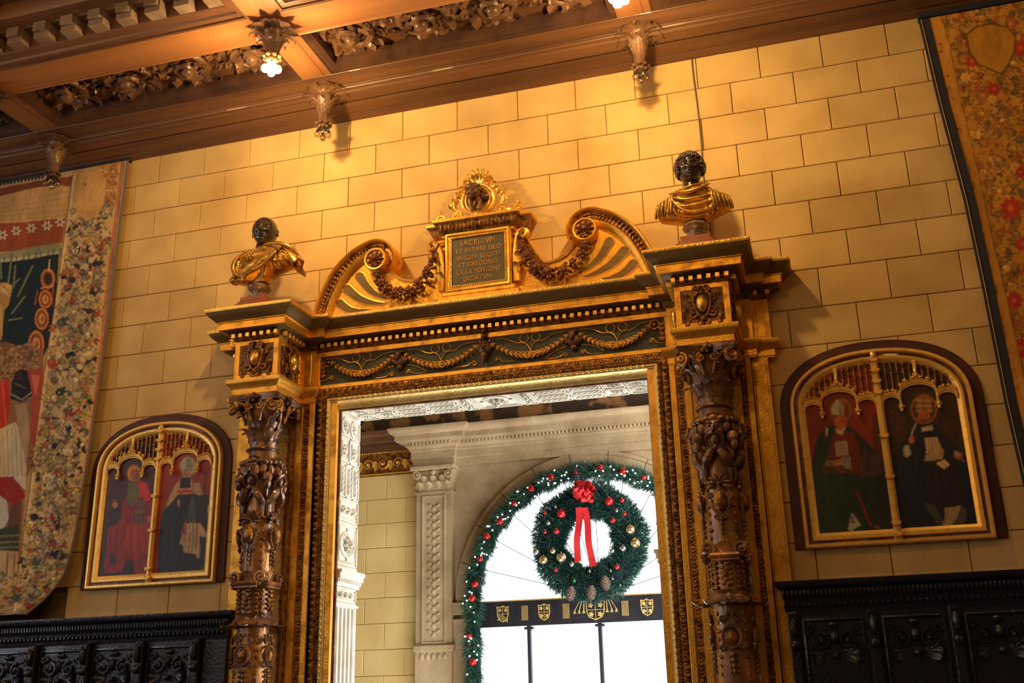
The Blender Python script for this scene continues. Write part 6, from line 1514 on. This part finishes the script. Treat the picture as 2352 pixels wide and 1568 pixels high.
# ---------------------------------------------------------------- wreath and garland in the chapel window
def needles(name, pts_fn, n, ln, wd, cols, parent, seed=1, kind='stuff'):
    rs = np.random.RandomState(seed); P_, D_ = pts_fn(n, rs)
    D_ /= np.linalg.norm(D_, axis=1, keepdims=True)+1e-9; L_ = ln*(.6+.8*rs.rand(n,1)); X_ = np.cross(D_, rs.randn(n,3)); X_ /= np.linalg.norm(X_, axis=1, keepdims=True)+1e-9
    Y_ = np.cross(D_, X_); a = P_+X_*wd; b_ = P_-X_*wd*.5+Y_*wd*.87; c = P_-X_*wd*.5-Y_*wd*.87; t = P_+D_*L_
    co = np.stack([a,b_,c,t],1).reshape(-1,3); base = np.arange(n)[:,None]*4
    f = np.concatenate([base+np.array([[0,1,3]]), base+np.array([[1,2,3]]), base+np.array([[2,0,3]])])
    me = bpy.data.meshes.new(name); me.from_pydata(co.tolist(), [], f.tolist())
    at = me.color_attributes.new('paint', 'FLOAT_COLOR', 'POINT'); ci = rs.randint(0, len(cols), n); cc = np.array([lin(c_) for c_ in cols])[ci]; cc = np.repeat(cc, 4, 0)
    at.data.foreach_set('color', np.c_[cc, np.ones(len(cc))].astype(np.float32).ravel()); me.materials.append(M['needle'])
    o = put(name, me, parent); o['kind'] = kind; return o
YG = F-.15
WC = (U(1354,1243,YG-.22)[0], YG-.22, U(1354,1243,YG-.22)[1])
wr = root('christmas_wreath', WC, 'large fir wreath with red bow, baubles and pine cones hanging in the arched window', 'wreath')
def wfn(n, rs):
    th = rs.rand(n)*2*pi; ph = rs.rand(n)*2*pi; rt = .155*(.25+.75*rs.rand(n)**.6)*(1+.10*np.sin(th*5+1)+.05*np.sin(th*11)); R0 = .395
    r = R0+rt*np.cos(ph); P_ = np.c_[WC[0]+r*np.cos(th), WC[1]+rt*.75*np.sin(ph), WC[2]+r*np.sin(th)]
    out = np.c_[np.cos(ph)*np.cos(th), np.sin(ph)*.8, np.cos(ph)*np.sin(th)]; tan = np.c_[-np.sin(th), np.zeros(n), np.cos(th)]
    return P_, out+tan*.7*(rs.rand(n,1)-.2)+rs.randn(n,3)*.45
needles('fir_foliage', wfn, 30000, .062, .0034, [(14,44,62),(18,60,72),(22,74,62),(30,92,70),(12,36,58),(44,110,80)], wr, 3)
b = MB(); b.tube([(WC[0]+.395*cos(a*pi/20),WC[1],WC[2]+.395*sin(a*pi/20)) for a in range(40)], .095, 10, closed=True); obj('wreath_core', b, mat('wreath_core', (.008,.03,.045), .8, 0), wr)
bz = sc(1060,1020,2.861)
for (x, y, r, m) in ((970,375,30,'redball'),(655,455,31,'redball'),(548,452,13,'redball'),(622,572,20,'redball'),(548,577,13,'redball'),(1055,368,16,'redball'),(1072,458,14,'redball'),(996,500,18,'redball'),(1022,806,18,'redball'),(620,826,14,'redball'),
    (1110,560,33,'goldball'),(1142,648,34,'goldball'),(655,745,34,'goldball'),(540,760,30,'goldball'),(1062,684,22,'silverball'),(990,700,18,'silverball'),(600,702,20,'goldball'),(490,706,24,'silverball'),(570,518,16,'silverball'),(1020,436,12,'silverball'),(724,790,18,'silverball'),(740,898,12,'greenball'),(842,834,9,'silverball'),(618,412,9,'silverball'),(980,832,8,'silverball'),(992,884,9,'silverball')):
    (px, py), = bz(x, y); rr_ = r/2.861/236*.92; dx, dz = U(px, py, WC[1]-.16); dd = abs(math.hypot(dx-WC[0], dz-WC[2])-.395)
    yy = WC[1]-.115*sqrt(max(.12, 1-(dd/.19)**2))-.045; X_, Z_ = U(px, py, yy); b = MB(); b.blob((X_, yy, Z_), rr_, None, 16, 12); q = obj('bauble', b, m, wr, ang=80)
    q['label'] = {'redball':'red bauble','goldball':'gold bauble','silverball':'silver bauble','greenball':'green bauble'}[m]
    b = MB(); b.lathe([(.001,0),(.006,0),(.006,.009),(.001,.009)], (X_,yy), 8, z0=Z_+rr_-.002); obj('bauble_cap', b, 'goldball', q)
bx_, bz_ = U(1338, 1132, WC[1]-.24); b = MB(); rr = random.Random(6)
for k in range(34):
    a = 2*pi*k/17+rr.random()*.5; L_ = .06+.05*rr.random(); ring = k//17
    b.M = Matrix.Translation((bx_+rr.uniform(-.02,.02),WC[1]-.20-.03*ring,bz_+.02+rr.uniform(-.03,.03))) @ Matrix.Rotation(a,4,'Y') @ Matrix.Rotation(rr.uniform(-.5,.7),4,'X') @ Matrix.Rotation(rr.uniform(-1.2,1.2),4,'Z')
    def loop(u, v, L_=L_): t = v*2*pi; return (.030*(u-.5)*2*max(.0,sin(t/2))**.4+.006*sin(v*19), -.030*(1-cos(t))*.5+.028*sin(t), L_*(1-cos(t))/2)
    b.grid(loop, 4, 14, (0,.003,0))
b.M = None; b.blob((bx_,WC[1]-.25,bz_-.06), (.022,.02,.02)); bow = obj('bow', b, 'ribbon', wr, ang=60, label='ruffled red bow')
for (p0, p1) in (((1329,1165),(1326,1290)),((1342,1165),(1362,1300))):
    (xa,za), (xb,zb__) = U(*p0, WC[1]-.20), U(*p1, WC[1]-.12); b = MB()
    b.grid(lambda u, v: (xa+(xb-xa)*v+(u-.5)*.062+.008*sin(v*7), WC[1]-.20+.08*v+.010*sin(v*9), za+(zb__-za)*v+(.02*(u-.5) if v > .95 else 0)), 3, 14, (0,.003,0)); obj('ribbon_tail', b, 'ribbon', wr)
for (x, y, a) in ((1311,1362,.25),(1358,1360,.15),(1391,1338,-.1)):
    X_, Z_ = U(x, y, WC[1]-.20); b = MB(); b.M = Matrix.Translation((X_,WC[1]-.20,Z_)) @ Matrix.Rotation(a,4,'Y') @ Matrix.Rotation(.35,4,'X'); b.blob((0,0,0), (.032,.032,.066), None, 10, 8)
    for k in range(52):
        t = k/52; z = -.064+.128*t; r_ = .040*sin(pi*min(.97,max(.1,t)))**.6; an = k*2.4; Rr = Matrix.Rotation(an,3,'Z'); b.blob((r_*sin(an), -r_*cos(an), z), (.012,.011,.005), Rr, 6, 4)
    obj('pine_cone', b, 'cone', wr)
ga = root('fir_garland', (WX-1.2,YG,2.0), 'fir garland with fairy lights and red baubles draped round the chapel window arch', 'garland')
RG = 1.19
path = [(WX-RG-.01, z) for z in np.linspace(1.3,2.55,20)]+[(WX-RG*cos(a), WZ+RG*sin(a)) for a in np.linspace(.02,pi-.02,70)]+[(WX+RG+.01, z) for z in np.linspace(2.55,1.3,20)]
PA = np.array(path)
def gfn(n, rs):
    k = rs.rand(n)*(len(PA)-1); i = k.astype(int); f_ = (k-i)[:,None]; q = PA[i]*(1-f_)+PA[i+1]*f_; tg = PA[i+1]-PA[i]; tg /= np.linalg.norm(tg, axis=1, keepdims=True)
    ph = rs.rand(n)*2*pi; rt = .062*(rs.rand(n)**.5)*(1+.35*np.sin(k*1.1)); nr = np.c_[-tg[:,1], tg[:,0]]
    P_ = np.c_[q[:,0]+nr[:,0]*rt*np.cos(ph), YG+rt*np.sin(ph), q[:,1]+nr[:,1]*rt*np.cos(ph)]
    out = np.c_[nr[:,0]*np.cos(ph), np.sin(ph), nr[:,1]*np.cos(ph)]; t3 = np.c_[tg[:,0], np.zeros(n), tg[:,1]]
    return P_, out*1.0-t3*.8+rs.randn(n,3)*.5
needles('fir_foliage', gfn, 22000, .085, .0032, [(20,50,60),(26,70,66),(34,96,72),(60,130,96),(16,40,52)], ga, 5)
b = MB(); b.tube([(x,YG,z) for x, z in path], .022, 6); obj('garland_stem', b, mat('garland_stem', (.02,.06,.05), .8), ga)
rr = random.Random(12); fm = MB(); fm.blob((0,0,0), .0075, None, 8, 6); fme = mesh('fairy_light', fm, 'fairy')
for k in range(150):
    i = rr.randrange(1, len(path)-1); x, z = path[i]; put('fairy_light', fme, ga, (x+rr.uniform(-.075,.075), YG-.05-rr.random()*.05, z+rr.uniform(-.075,.075)))
rb = MB(); rb.blob((0,0,0), .036, None, 12, 9); rbm = mesh('bauble', rb, 'redball')
for k in range(26):
    i = int((k+.5)*len(path)/26); x, z = path[i]; put('bauble', rbm, ga, (x+rr.uniform(-.03,.03), YG-.075, z+rr.uniform(-.03,.03)), scale=(1,1,1) if k % 3 else (.8,.8,.8))
